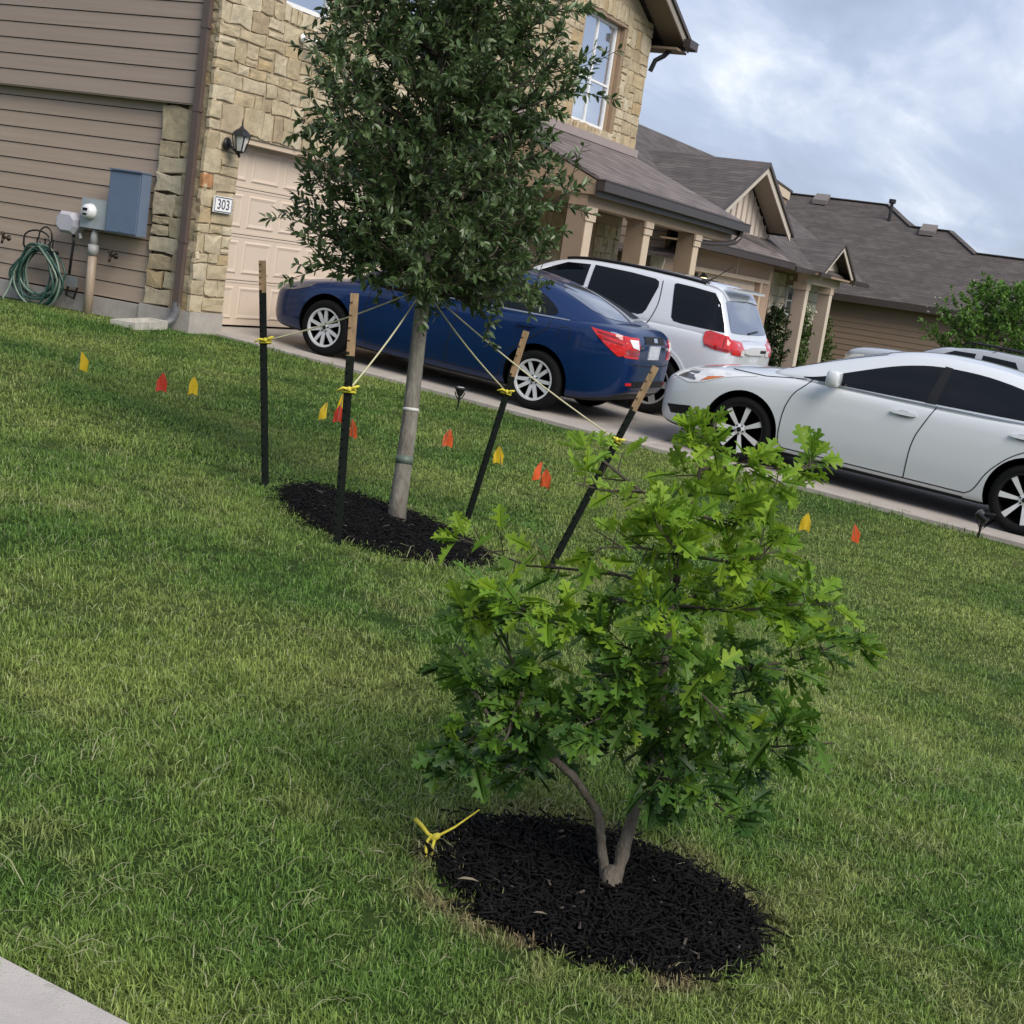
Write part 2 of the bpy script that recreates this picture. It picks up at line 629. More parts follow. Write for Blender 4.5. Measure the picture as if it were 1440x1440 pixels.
def grass_nodes(m, blade):
    m.use_nodes = True
    nt = m.node_tree
    n, l = nt.nodes, nt.links
    b = n["Principled BSDF"]
    b.inputs["Roughness"].default_value = .5 if blade else .95
    b.inputs["Specular IOR Level"].default_value = .35 if blade else .1
    ge = n.new("ShaderNodeNewGeometry")

    def noise(scale, detail=4, rough=.6):
        t = n.new("ShaderNodeTexNoise")
        t.inputs["Scale"].default_value = scale
        t.inputs["Detail"].default_value = detail
        t.inputs["Roughness"].default_value = rough
        l.new(ge.outputs["Position"], t.inputs["Vector"])
        return t.outputs["Fac"]

    def mrange(s, a, b_, c=0., d=1.):
        r = n.new("ShaderNodeMapRange")
        r.inputs[1].default_value = a
        r.inputs[2].default_value = b_
        r.inputs[3].default_value = c
        r.inputs[4].default_value = d
        l.new(s, r.inputs[0])
        return r.outputs[0]

    def mix(f, a, b_):
        x = n.new("ShaderNodeMixRGB")
        if isinstance(f, float):
            x.inputs[0].default_value = f
        else:
            l.new(f, x.inputs[0])
        for i, q in ((1, a), (2, b_)):
            if isinstance(q, tuple):
                x.inputs[i].default_value = (*q, 1)
            else:
                l.new(q, x.inputs[i])
        return x.outputs[0]

    if blade:
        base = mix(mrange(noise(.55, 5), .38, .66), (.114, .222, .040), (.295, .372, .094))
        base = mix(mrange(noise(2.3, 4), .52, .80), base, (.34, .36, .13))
        rp = ge.outputs["Random Per Island"]
        base = mix(mrange(rp, .92, .99), base, (.44, .43, .24))
        # worn, drier turf round the freshly dug near mulch ring
        vd = n.new("ShaderNodeVectorMath")
        vd.operation = 'DISTANCE'
        l.new(ge.outputs["Position"], vd.inputs[0])
        vd.inputs[1].default_value = (3.30, 1.14, -.05)
        wear = n.new("ShaderNodeMath")
        wear.operation = 'MULTIPLY'
        l.new(mrange(vd.outputs["Value"], .40, .60, 1, 0), wear.inputs[0])
        l.new(mrange(noise(5.5, 4), .42, .60), wear.inputs[1])
        base = mix(wear.outputs[0], base, (.30, .235, .135))
        rv_ = n.new("ShaderNodeHueSaturation")
        l.new(mrange(rp, 0, .92, .62, 1.38), rv_.inputs["Value"])
        l.new(base, rv_.inputs["Color"])
        base = rv_.outputs[0]
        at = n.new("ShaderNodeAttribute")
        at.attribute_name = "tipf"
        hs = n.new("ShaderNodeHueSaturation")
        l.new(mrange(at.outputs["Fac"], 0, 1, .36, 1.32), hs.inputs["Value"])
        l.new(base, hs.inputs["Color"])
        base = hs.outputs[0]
        dr_ = n.new("ShaderNodeAttribute")
        dr_.attribute_name = "dry"
        base = mix(dr_.outputs["Fac"], base, (.34, .335, .19))
        l.new(base, b.inputs["Base Color"])
        tr = n.new("ShaderNodeBsdfTranslucent")
        l.new(base, tr.inputs["Color"])
        ms = n.new("ShaderNodeMixShader")
        ms.inputs[0].default_value = .28
        l.new(b.outputs[0], ms.inputs[1])
        l.new(tr.outputs[0], ms.inputs[2])
        l.new(ms.outputs[0], n["Material Output"].inputs["Surface"])
    else:
        base = mix(mrange(noise(.55, 5), .40, .62), (.060, .118, .026), (.155, .205, .055))
        base = mix(mrange(noise(38, 6, .8), .45, .68), base, (.026, .040, .014))
        base = mix(mrange(noise(3.1, 5), .64, .78), base, (.13, .115, .055))
        l.new(base, b.inputs["Base Color"])
        t2 = noise(130, 5, .8)
        bp = n.new("ShaderNodeBump")
        bp.inputs["Strength"].default_value = 1.0
        bp.inputs["Distance"].default_value = .03
        l.new(t2, bp.inputs["Height"])
        l.new(bp.outputs[0], b.inputs["Normal"])


GROUND = bpy.data.materials.new("lawn_soil_and_thatch")
grass_nodes(GROUND, False)
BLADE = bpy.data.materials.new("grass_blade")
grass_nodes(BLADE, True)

ground = np_mesh("ground", np.stack([GX, GY, GZ], -1).reshape(-1, 3), GF, GROUND, smooth=True)
tag(ground, "lawn ground sloping from the houses down to the street", kind="structure")


def slab_field(root, xs, ys, zf, th, m, gap=.006):
    for i in range(len(xs) - 1):
        for j in range(len(ys) - 1):
            b = MB()
            x0, x1, y0, y1 = xs[i] + gap, xs[i + 1] - gap, ys[j] + gap, ys[j + 1] - gap
            p = [(x0, y0), (x1, y0), (x1, y1), (x0, y1)]
            c = .012
            q = [(x0 + c, y0 + c), (x1 - c, y0 + c), (x1 - c, y1 - c), (x0 + c, y1 - c)]
            b.add([(x, y, zf(x, y) - th) for x, y in p] + [(x, y, zf(x, y) - c) for x, y in p] + [(x, y, zf(x, y)) for x, y in q],
                  [(0, 3, 2, 1)] + [(k, (k + 1) % 4, 4 + (k + 1) % 4, 4 + k) for k in range(4)] +
                  [(4 + k, 4 + (k + 1) % 4, 8 + (k + 1) % 4, 8 + k) for k in range(4)] + [(8, 9, 10, 11)])
            b.build("slab", m, root)


drv = empty("driveway", (13.5, 0, float(drive_z(0))), None, None)
drv["kind"] = "structure"
slab_field(drv, [13.5, 16.3, 19.1], [-5, -2, 1.6, 4.9, 7.9, 10.28], lambda x, y: float(drive_z(y)), .12, CONC)
ap = MB()
ap.add([(13.3, 10.27, .235), (18.85, 10.27, .235), (18.85, 10.62, .30), (13.3, 10.62, .30), (13.3, 10.62, .1), (18.85, 10.62, .1), (13.3, 10.27, .1), (18.85, 10.27, .1)],
       [(0, 1, 2, 3), (3, 2, 5, 4), (6, 7, 1, 0), (0, 3, 4, 6), (1, 7, 5, 2)])
ap.build("garage_apron", CONC, drv)

drv2 = empty("driveway", (28.0, 0, tz(28, 0)), None, None)
drv2["kind"] = "structure"
slab_field(drv2, [28.1, 31.1, 34.1], [-5, -1, 3, 6.5, 10.0], lambda x, y: tz(31, y) + .05, .25, CONC)

sw = empty("pavement", (1.0, 0, tz(2, 0)), None, None)
sw["kind"] = "structure"
slab_field(sw, [-3.6, -.75, 2.02], [-5, -1.4, 1.15, 3.8, 6.6, 9.5], lambda x, y: tz(2, y) + .028, .12, CONC_N, .004)

rd = MB()
rd.add([(-120, -14, tz(10, -9)), (160, -14, tz(10, -9)), (160, -5.3, tz(10, -9) + .02), (-120, -5.3, tz(10, -9) + .02)], [(0, 1, 2, 3)])
ASPH = mk("asphalt", (.05, .05, .052), .9, var=.2, vscale=30, bump=.3, bscale=150)
rd_o = rd.build("road", ASPH)
rd_o.location.z = .06
tag(rd_o, "asphalt street along the front lawns", kind="structure")
kb = MB().box(-120, 160, -5.3, -5.12, tz(10, -9) - .2, tz(10, -9) + .2)
tag(kb.build("kerb", CONC), "concrete kerb along the street", kind="structure")


# ================================================================== HOUSE ONE (stone front, siding side)
H1X0, H1X1, H1Y = 13.03, 25.28, 10.29
h1 = empty("stone_house", (19, 12, .2), "two-storey stone-fronted house with tan garage door and brown siding, number 303", "house")


def stone_mesh(quad_fn, x0, x1, z0, z1, depth, rg, mb, bevel=.009):
    """one irregular block; quad_fn(u, v, d) -> 3D point (d = distance proud of the mortar)"""
    w, h = x1 - x0, z1 - z0
    j = min(.02, .10 * min(w, h))
    pts = [(x0, z0), ((x0 + x1) / 2, z0), (x1, z0), (x1, (z0 + z1) / 2), (x1, z1), ((x0 + x1) / 2, z1), (x0, z1), (x0, (z0 + z1) / 2)]
    pts = [(a + rg.uniform(-j, j), b + rg.uniform(-j, j)) for a, b in pts]
    cx, cz = (x0 + x1) / 2, (z0 + z1) / 2
    bv = min(bevel, .2 * min(w, h))
    inn = [(a + (cx - a) / max(w, 1e-6) * 2 * bv, b + (cz - b) / max(h, 1e-6) * 2 * bv) for a, b in pts]
    d0 = depth * rg.uniform(.65, 1.1)
    vs = [quad_fn(a, b, -.03) for a, b in pts] + [quad_fn(a, b, d0 * .80) for a, b in pts] + \
         [quad_fn(a, b, d0 + rg.uniform(-.006, .006)) for a, b in inn] + [quad_fn(cx, cz, d0 + rg.uniform(-.004, .010))]
    fs = []
    for k in range(8):
        k2 = (k + 1) % 8
        fs += [(k, k2, 8 + k2, 8 + k), (8 + k, 8 + k2, 16 + k2, 16 + k), (16 + k, 16 + k2, 24)]
    mb.add(vs, fs)


def ashlar(x0, x1, z0, z1, rg, hmin=.10, hmax=.27, wmin=.15, wmax=.46):
    """random coursed rubble: list of block rectangles"""
    out = []
    z = z0
    while z < z1 - 1e-4:
        h = rg.uniform(hmin, hmax)
        if z1 - (z + h) < hmin:
            h = z1 - z
            if h > hmax * 1.3:
                h /= 2
        x = x0
        while x < x1 - 1e-4:
            w = rg.uniform(wmin, wmax) * (1.15 if h < .16 else .9)
            if x1 - (x + w) < wmin:
                w = x1 - x
                if w > wmax * 1.4:
                    w /= 2
            if h > .2 and rg.random() < .32:
                s = rg.uniform(.35, .65)
                if rg.random() < .5 or w < .3:
                    out += [(x, x + w, z, z + h * s), (x, x + w, z + h * s, z + h)]
                else:
                    t = rg.uniform(.35, .65)
                    out += [(x, x + w * t, z, z + h * s), (x, x + w * t, z + h * s, z + h), (x + w * t, x + w, z, z + h)]
            else:
                out.append((x, x + w, z, z + h))
            x += w
        z += h
    return out


def soldiers(x0, x1, z0, z1, rg, wmin=.085, wmax=.15):
    out = []
    x = x0
    while x < x1 - 1e-4:
        w = rg.uniform(wmin, wmax)
        if x1 - x - w < wmin:
            w = x1 - x
        out.append((x, x + w, z0 + rg.uniform(-.01, .01), z1 + rg.uniform(-.02, .02)))
        x += w
    return out


rs = random.Random(11)
front = lambda a, b, d: (a, H1Y - d, b)
G = .009   # half joint


def lay(blocks, fn, root, stuff_name=None, m=STONE, depth=.020, rust=None):
    if stuff_name:
        mb = MB()
        for (a, b, c, d) in blocks:
            stone_mesh(fn, a + G, b - G, c + G, d - G, depth, rs, mb)
        o = mb.build(stuff_name, m, root)
        o["kind"] = "stuff"
        return
    for (a, b, c, d) in blocks:
        mb = MB()
        stone_mesh(fn, a + G, b - G, c + G, d - G, depth, rs, mb)
        mm = m
        if rust and rust((a + b) / 2, (c + d) / 2):
            mm = RUST
        mb.build("stone", mm, root)


GX0, GX1 = 13.62, 18.52           # garage opening
WL = (14.17, 15.12, 4.02, 5.5)    # upper windows (x0, x1, z0, z1)
WM = (16.75, 17.65, 4.02, 5.5)
WR = (22.35, 24.14, 4.00, 5.83)
# mortar backing (wall shell, with the real openings left free)
wall = MB()
WY0, WY1 = H1Y, H1Y + .30


def wpanel(x0, x1, z0, z1):
    wall.box(x0, x1, WY0, WY1, z0, z1)


wpanel(H1X0, GX0, .44, 2.46)
wpanel(GX1, H1X1, .1, 2.46)
wpanel(H1X0, H1X1, 2.46, 4.0)
wpanel(H1X0, WL[0], 4.0, 5.85)
wpanel(WL[1], WM[0], 4.0, 5.85)
wpanel(WM[1], WR[0], 4.0, 5.85)
wpanel(WR[1], H1X1, 4.0, 5.85)
wpanel(WL[0], WL[1], 5.5, 5.85)
wpanel(WM[0], WM[1], 5.5, 5.85)
wall.add([(H1X0, WY0, 5.85), (H1X1, WY0, 5.85), (H1X1, WY0, 6.0), (19.15, WY0, 8.5), (H1X0, WY0, 6.0),
          (H1X0, WY1, 5.85), (H1X1, WY1, 5.85), (H1X1, WY1, 6.0), (19.15, WY1, 8.5), (H1X0, WY1, 6.0)],
         [(0, 1, 2, 3, 4), (9, 8, 7, 6, 5), (0, 5, 6, 1), (1, 6, 7, 2), (4, 3, 8, 9), (2, 7, 8, 3), (0, 4, 9, 5)])
# side and rear shell, set back behind the siding
wall.box(13.13, 13.25, WY1, 22, .3, 6.0)
wall.box(25.08, H1X1, WY1, 22, 0, 6.0)
wall.box(13.25, 25.08, 21.8, 22, 0, 6.0)
wall.build("wall", MORTAR, h1)

left_vis = ashlar(13.0, 13.62, .46, 2.46, rs, wmin=.14, wmax=.36) + ashlar(13.0, 16.7, 2.78, 3.83, rs) + \
    soldiers(13.6, 18.52, 2.47, 2.78, rs, .13, .24) + ashlar(13.0, 13.6, 2.46, 2.78, rs) + \
    soldiers(WL[0] - .03, WL[1] + .06, 3.84, 4.02, rs) + ashlar(13.0, WL[0] - .04, 3.83, 4.62, rs) + ashlar(WL[1] + .07, 16.7, 3.83, 4.3, rs)
right_vis = ashlar(24.14, 25.28, 3.83, 6.0, rs, hmin=.13, hmax=.33, wmin=.22, wmax=.5) + ashlar(21.9, 25.28, 3.66, 3.83, rs, wmin=.2) + \
    soldiers(22.3, 24.16, 3.84, 4.0, rs, .11, .19) + soldiers(22.2, 24.3, 5.85, 6.13, rs, .12, .2) + ashlar(24.31, 25.28, 6.0, 6.12, rs)
lay(left_vis, front, h1, rust=lambda x, z: x < 13.4 and (1.55 < z < 1.62 or 1.9 < z < 2.08 and x < 13.2 or 1.24 < z < 1.36 and x < 13.4))
lay(right_vis, front, h1)
mid = ashlar(16.7, 21.9, 2.78, 3.83, rs) + ashlar(15.2, WM[0], 4.3, 5.5, rs) + soldiers(WM[0] - .03, WM[1] + .03, 3.84, 4.02, rs) + \
    ashlar(WM[1] + .04, 22.3, 3.83, 5.85, rs) + ashlar(13.0, WL[0] - .04, 4.62, 5.85, rs) + ashlar(WL[0], WM[0], 5.5, 5.85, rs) + \
    ashlar(13.1, 22.2, 5.86, 6.2, rs) + ashlar(14.6, 23.6, 6.21, 6.6, rs) + ashlar(15.6, 22.6, 6.6, 7.0, rs) + ashlar(16.7, 21.5, 7.0, 7.5, rs) + \
    ashlar(18.55, 22.6, .46, 2.46, rs)
lay(mid, front, h1, "stone_infill")
# stone return on the side wall
side = lambda a, b, d: (H1X0 + .012 - d, a, b)
lay(ashlar(10.27, 10.95, .46, 2.66, rs, hmin=.12, hmax=.3, wmin=.2, wmax=.5), side, h1)
lay(ashlar(10.27, 10.44, 2.66, 4.9, rs, hmin=.12, hmax=.3, wmin=.2, wmax=.5), side, h1)

# foundation
fd = MB()
fd.box(13.0, 13.60, 10.25, 10.98, -.2, .455)
fd.box(13.03, 13.25, 10.981, 22, -.2, .43)
fd.box(18.55, 25.27, 10.30, 10.55, -.2, .3)
fd.build("foundation", FOUND, h1)


# siding planks: proud at the lower edge
def plank(root, xw, y0, y1, z, h, m, proud=.014, lap=.02, nx=-1, axis='x', name="plank"):
    b = MB()
    if axis == 'x':
        P = lambda d, y, zz: (xw + nx * d, y, zz)
    else:
        P = lambda d, y, zz: (y, xw + nx * d, zz)
    z, h, lap = z + .010, h - .010, 0.0
    b.add([P(proud, y0, z), P(proud, y1, z), P(.003, y1, z + h + lap), P(.003, y0, z + h + lap), P(-.01, y0, z), P(-.01, y1, z), P(-.01, y1, z + h + lap), P(-.01, y0, z + h + lap)],
          [(0, 1, 2, 3), (4, 7, 6, 5), (0, 4, 5, 1), (3, 2, 6, 7), (0, 3, 7, 4), (1, 5, 6, 2)])
    return b.build(name, m, root)


z = .44
for k in range(13):
    plank(h1, 13.10, 10.955, 22, z, .1785 if k < 12 else .10, SIDING_LOW)
    z += .1785
z = 2.69
for k in range(9):
    plank(h1, 12.99, 10.46, 22, z, .1785, SIDING, lap=.015)
    z += .1785
ub = MB()
for k in range(11):
    zz = z + k * .1785
    ub.add([(12.978, 10.46, zz), (12.978, 22, zz), (12.99, 22, zz + .1785), (12.99, 10.46, zz + .1785)], [(0, 1, 2, 3)])
o = ub.build("upper_planks", SIDING, h1)
o["kind"] = "stuff"
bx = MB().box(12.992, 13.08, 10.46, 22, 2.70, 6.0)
MB().box(12.985, 13.10, 10.46, 22, 2.685, 2.699).build("wall_underside", SIDING, h1)
BACK = mk("building_paper", (.022, .017, .016), .95)  # near-black, paints the shadow lines in the gaps between planks
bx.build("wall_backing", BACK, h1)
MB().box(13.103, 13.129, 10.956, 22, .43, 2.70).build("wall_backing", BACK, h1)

# downspout on the corner
ds = MB()
ds.bar((12.95, 10.41, .50), (12.95, 10.41, 6.0), .085, .065, (1, 0, 0))
dso = ds.build("downspout", DOWNSP, h1)
for zz in (1.2, 2.62, 3.5):
    MB().box(12.912, 12.99, 10.355, 10.465, zz, zz + .03).build("strap", DOWNSP, dso)
el = MB().tube([(12.95, 10.41, .54), (12.945, 10.41, .42), (12.92, 10.43, .34), (12.86, 10.47, .29), (12.78, 10.52, .265)], [.045, .046, .05, .05, .052], 12)
el.lathe([(.050, 0), (.036, -.002), (.034, .06)], (12.779, 10.521, .2655), (.8, -.5, .2), 12, mi=1)
elo = el.build("elbow", [mk("corrugated_drain", (.13, .13, .14), .4, var=.2), WELL], dso)
for k in range(5):
    pass

# garage door: four sections of eight panels
gd = empty("garage_door", (16, 10.5, .3), None, None)
gd.parent = h1
gd.matrix_parent_inverse = Matrix.Translation(-Vector(h1.location))
DY = H1Y + .21
SH = .535
dw0, dw1 = 13.46, 18.68
for s_ in range(4):
    z0 = .305 + s_ * SH
    b = MB()
    b.box(dw0, dw1, DY, DY + .04, z0 + .004, z0 + SH - .004)
    b.box(dw0, dw1, DY - .006, DY - .0005, z0 + .004, z0 + .03)
    b.box(dw0, dw1, DY - .006, DY - .0005, z0 + SH - .03, z0 + SH - .004)
    so = b.build("door_section", DOORP, gd)
    pw = (dw1 - dw0) / 8
    for k in range(8):
        x0, x1 = dw0 + k * pw + .05, dw0 + (k + 1) * pw - .05
        za, zb = z0 + .075, z0 + SH - .075
        q = MB()
        r1 = [(x0, za), (x1, za), (x1, zb), (x0, zb)]
        r2 = [(x0 + .02, za + .02), (x1 - .02, za + .02), (x1 - .02, zb - .02), (x0 + .02, zb - .02)]
        r3 = [(x0 + .055, za + .055), (x1 - .055, za + .055), (x1 - .055, zb - .055), (x0 + .055, zb - .055)]
        vs = [(x, DY - .001, zz) for x, zz in r1] + [(x, DY - .013, zz) for x, zz in r2] + [(x, DY - .004, zz) for x, zz in r3]
        fs = []
        for e_ in range(4):
            f_ = (e_ + 1) % 4
            fs += [(e_, f_, 4 + f_, 4 + e_), (4 + e_, 4 + f_, 8 + f_, 8 + e_)]
        fs.append((8, 9, 10, 11))
        q.add(vs, fs)
        q.build("panel", DOORP, so)
tr_ = MB()
tr_.box(13.60, 18.54, H1Y + .02, H1Y + .20, 2.40, 2.462)
tr_.box(13.60, 13.645, H1Y + .06, H1Y + .209, .3, 2.399)
tr_.box(18.50, 18.54, H1Y + .06, H1Y + .209, .3, 2.399)
tr_.build("door_trim", TRIM, h1)
MB().box(13.46, 18.68, DY + .041, DY + .35, .2, 2.75).build("garage_interior", WELL, h1)


# upper windows
def window(root, x0, x1, z0, z1, y, depth, mull=1, rail=.5, fr=.05):
    f = MB()
    f.box(x0, x1, y, y + .05, z0, z0 + fr)
    f.box(x0, x1, y, y + .05, z1 - fr, z1)
    f.box(x0, x0 + fr, y, y + .05, z0 + fr, z1 - fr)
    f.box(x1 - fr, x1, y, y + .05, z0 + fr, z1 - fr)
    n_ = mull + 1
    w_ = (x1 - x0 - fr) / n_
    for i in range(1, n_):
        f.box(x0 + w_ * i, x0 + w_ * i + fr, y + .002, y + .048, z0 + fr, z1 - fr)
    if rail:
        zr = z0 + (z1 - z0) * rail
        f.box(x0 + fr, x1 - fr, y + .006, y + .040, zr - .018, zr + .018)
    wo = f.build("window", WHITE, root)
    for i in range(n_):
        q = MB().box(x0 + w_ * i + fr, x0 + w_ * (i + 1), y + .025, y + .031, z0 + fr, z1 - fr)
        q.build("pane", GLASS, wo)
    q = MB().box(x0, x1, y + .05, y + .30, z0, z1)
    q.build("room_dark", WELL, wo)
    return wo


window(h1, WL[0] + .01, WL[1] - .0, WL[2] + .01, WL[3], H1Y + .05, .2, 0, .55)
window(h1, WM[0], WM[1], WM[2] + .01, WM[3], H1Y + .08, .2, 0, .5)
WRY = H1Y + .33
window(h1, WR[0], WR[1] - .16, WR[2] + .02, WR[3] - .04, H1Y + .12, .2, 1, .42)
rv = MB()
rv.box(WR[1] - .159, WR[1] - .06, H1Y + .10, H1Y + .16, WR[2], WR[3])
rv.box(WR[1] - .055, WR[1], H1Y + .02, H1Y + .40, WR[2], WR[3])
rv.box(WR[0], WR[1], H1Y + .0, H1Y + .12, WR[3] - .03, WR[3] + .02)
rv.build("window_reveal", TRIM_DK, h1)

# front gable roof with boxed eaves
roofs = MB()
RX, RZ, SL = 19.15, 8.72, .42
OH = .55


def roof_pair(mb, y0, y1, th=.05):
    for sgn in (-1, 1):
        xe = RX + sgn * (6.125 + OH)
        ze = RZ - SL * (6.125 + OH)
        p = [(RX, y0, RZ), (xe, y0, ze), (xe, y1, ze), (RX, y1, RZ)]
        mb.prism(p, (0, 0, th))


roof_pair(roofs, 9.72, 22.4)
roofs.build("roof", ROOF, h1)
bg = MB()
for sgn in (-1, 1):
    xe = RX + sgn * (6.125 + OH)
    ze = RZ - SL * (6.125 + OH)
    bg.prism([(RX, 9.74, RZ - .17), (xe, 9.74, ze - .17), (xe, 9.74, ze - .012), (RX, 9.74, RZ - .012)], (0, .03, 0), 0)
    bg.prism([(RX, 9.70, RZ - .03), (xe, 9.70, ze - .03), (xe, 9.70, ze + .045), (RX, 9.70, RZ + .045)], (0, .018, 0), 1)
bg.build("rake_board", [mk("rake_grey", (.27, .24, .21), .7, var=.1), FASCIA], h1)
sf = MB()
for sgn in (-1, 1):
    xe = RX + sgn * (6.125 + OH)
    ze = RZ - SL * (6.125 + OH)
    sf.prism([(RX, 9.772, RZ - .06), (xe, 9.772, ze - .06), (xe, 10.25, ze - .06), (RX, 10.25, RZ - .06)], (0, 0, .04))
    xa, xb = sorted((RX + sgn * 6.14, xe))
    sf.box(xa, xb, 9.78, 22, ze - .21, ze - .17)
sf.build("soffit", SOFFIT, h1)
gt = MB()
for sgn in (-1, 1):
    xe = RX + sgn * (6.125 + OH)
    ze = RZ - SL * (6.125 + OH)
    a, b_ = sorted((xe + sgn * .002, xe + sgn * .12))
    gt.box(a, b_, 9.62, 22.3, ze - .13, ze + .0)
    gt.box(a - .01, b_ + .01, 9.61, 22.31, ze + .002, ze + .02)
    a, b_ = sorted((xe - sgn * .35, xe - sgn * .002))
    gt.box(a, b_, 9.60, 9.735, ze - .12, ze + .02)
gt.build("gutter", GUTTER, h1)
MB().tube([(25.5, 9.95, 5.75), (25.42, 10.05, 5.6), (25.36, 10.18, 5.5), (25.34, 10.24, 5.3)], .045, 8).build("downspout", BLACKM, h1)

# porch roof, gutter, beam, columns
PX0, PX1, PYG = 18.57, 25.34, 8.0
pr = MB()
pr.prism([(PX0, PYG, 2.80), (PX1, PYG, 2.80), (PX1, 10.25, 3.70), (PX0, 10.25, 3.70)], (0, 0, .045))
pr.build("porch_roof", ROOF2, h1)
MB().box(PX0 + .02, PX1 - .08, 10.19, 10.245, 3.735, 3.87).build("flashing", mk("flashing_mauve", (.30, .25, .24), .6, var=.08), h1)
pg = MB()
pg.box(PX0 - .04, PX1 + .06, PYG - .12, PYG - .002, 2.66, 2.79)
pg.box(PX0 - .05, PX1 + .07, PYG - .13, PYG - .0, 2.792, 2.812)
pgo = pg.build("gutter", GUTTER, h1)
MB().box(PX0, PX1, PYG + .0, PYG + .03, 2.58, 2.785).build("fascia", FASCIA, h1)
MB().box(PX0 + .02, PX1 - .02, PYG + .031, 10.2, 2.63, 2.66).build("porch_ceiling", TRIM_DK, h1)
MB().box(PX0 + .05, PX1 - .1, PYG + .15, PYG + .42, 2.44, 2.628).build("porch_beam", TRIM_DK, h1)
for xg in (PX0 + .01, PX1 - .04):
    MB().prism([(xg, PYG + .03, 2.6), (xg, PYG + .03, 2.79), (xg, 10.24, 3.69), (xg, 10.24, 2.6)], (.03, 0, 0)).build("porch_gable_end", TRIM_DK, h1)
for cx in (18.66, 20.93, 23.27):
    cm = MB()
    cm.box(cx, cx + .29, 8.15, 8.44, .12, 2.437, 0)
    c_ = cm.build("porch_column", mk("column_paint", (.25, .185, .13), .65, var=.05) if "column_paint" not in MATS else MATS["column_paint"], h1)  # darker brown, the column's shaded side put into the paint
    MB().box(cx - .012, cx + .302, 8.122, 8.149, 2.242, 2.33).build("cap_trim", TRIM, c_)
    MB().box(cx - .018, cx + .308, 8.112, 8.149, 2.345, 2.436).build("cap_trim", TRIM, c_)
    MB().box(cx + .015, cx + .275, 8.142, 8.149, .3, 2.24).build("face_board", TRIM, c_)  # paler front sheet, the sunlit side put into the colour
    MB().box(cx - .02, cx + .31, 8.13, 8.46, .05, .28).build("base_trim", TRIM, c_)
MB().box(PX0 + .2, PX1, 8.0, 10.28, -.1, .12).build("porch_floor", CONC, h1)
# porch front wall: stone beside the entrance, door, window
MB().box(22.75, 24.9, 10.26, 10.30, .3, 2.62).build("porch_wall", STUCCO, h1)
lay(ashlar(24.0, 25.2, .4, 2.45, rs, hmin=.16, hmax=.34, wmin=.22, wmax=.45), lambda a, b, d: (a, 10.26 - d, b), h1)
dr = MB()
dr.box(22.8, 23.75, 10.22, 10.258, .12, 2.2)
dro = dr.build("front_door", mk("front_door_paint", (.05, .035, .03), .4), h1)
MB().box(22.92, 23.63, 10.205, 10.219, 1.2, 2.05).build("panel", MATS["front_door_paint"], dro)
MB().lathe([(0, 0), (.03, .0), (.03, .02), (0, .03)], (23.68, 10.2, 1.05), (0, -1, 0), 10).build("handle", BRASS, dro)
# curved downspout elbow at the right end of the porch gutter
pe = MB().tube([(25.1, 7.95, 2.66), (25.1, 7.96, 2.55), (25.0, 8.0, 2.46), (24.7, 8.06, 2.40), (24.1, 8.14, 2.35), (23.62, 8.2, 2.33), (23.6, 8.25, 2.2), (23.6, 8.27, .3)], .05, 10)
pe.build("downspout", mk("downspout_dark", (.04, .03, .028), .4), h1)

# ================================================================== THINGS ON HOUSE ONE'S WALLS
# wall lantern
lx, ly, lz = 13.36, 10.10, 2.40
ln = empty("wall_lantern", (lx, 10.25, lz), "black carriage lantern on the stone pier above the 303 plaque", "lantern")
b = MB()
b.lathe([(0, 0), (.06, 0), (.075, .012), (.055, .03), (.0, .032)], (13.31, 10.25, 2.34), (0, -1, 0), 16)
b.tube([(13.31, 10.22, 2.34), (13.32, 10.16, 2.30), (lx, ly, 2.24)], .016, 8)
b.build("backplate", BLACKM, ln, True)
b = MB()
b.lathe([(0, .235), (.006, .23), (.008, .16), (.03, .13), (.065, .11), (.095, .085), (.115, .055), (.118, .045), (.10, .045), (0, .05)], (lx, ly, lz), (0, 0, 1), 6)
b.lathe([(0, -.20), (.012, -.185), (.02, -.165), (.006, -.15), (.045, -.135), (.055, -.12), (0, -.118)], (lx, ly, lz), (0, 0, 1), 8)
for k in range(6):
    a = k * math.pi / 3
    b.tube([(lx + .056 * math.cos(a), ly + .056 * math.sin(a), lz - .125), (lx + .10 * math.cos(a), ly + .10 * math.sin(a), lz + .05)], .007, 5)
b.build("cage", BLACKM, ln)
MB().lathe([(.048, -.117), (.092, .048), (.088, .048), (.044, -.117)], (lx, ly, lz), (0, 0, 1), 6, close=True).build("shade", LGLASS, ln)

# plaque 303
pq = empty("house_number_plaque", (13.345, 10.26, 1.675), "white rectangular plaque with the dark number 303 on the stone pier", "sign")
b = MB().box(13.18, 13.51, 10.225, 10.243, 1.585, 1.765)
bo = b.build("plate", SIGNW, pq)
b = MB()
for (x0, x1, z0, z1) in ((13.19, 13.50, 1.748, 1.757), (13.19, 13.50, 1.593, 1.602), (13.19, 13.198, 1.602, 1.748), (13.492, 13.50, 1.602, 1.748)):
    b.box(x0, x1, 10.2215, 10.2245, z0, z1)
b.build("border", SIGNB, pq)
text_part("number", "303", .155, (13.345, 10.223, 1.672), (R(90), 0, 0), SIGNB, pq, .0015)

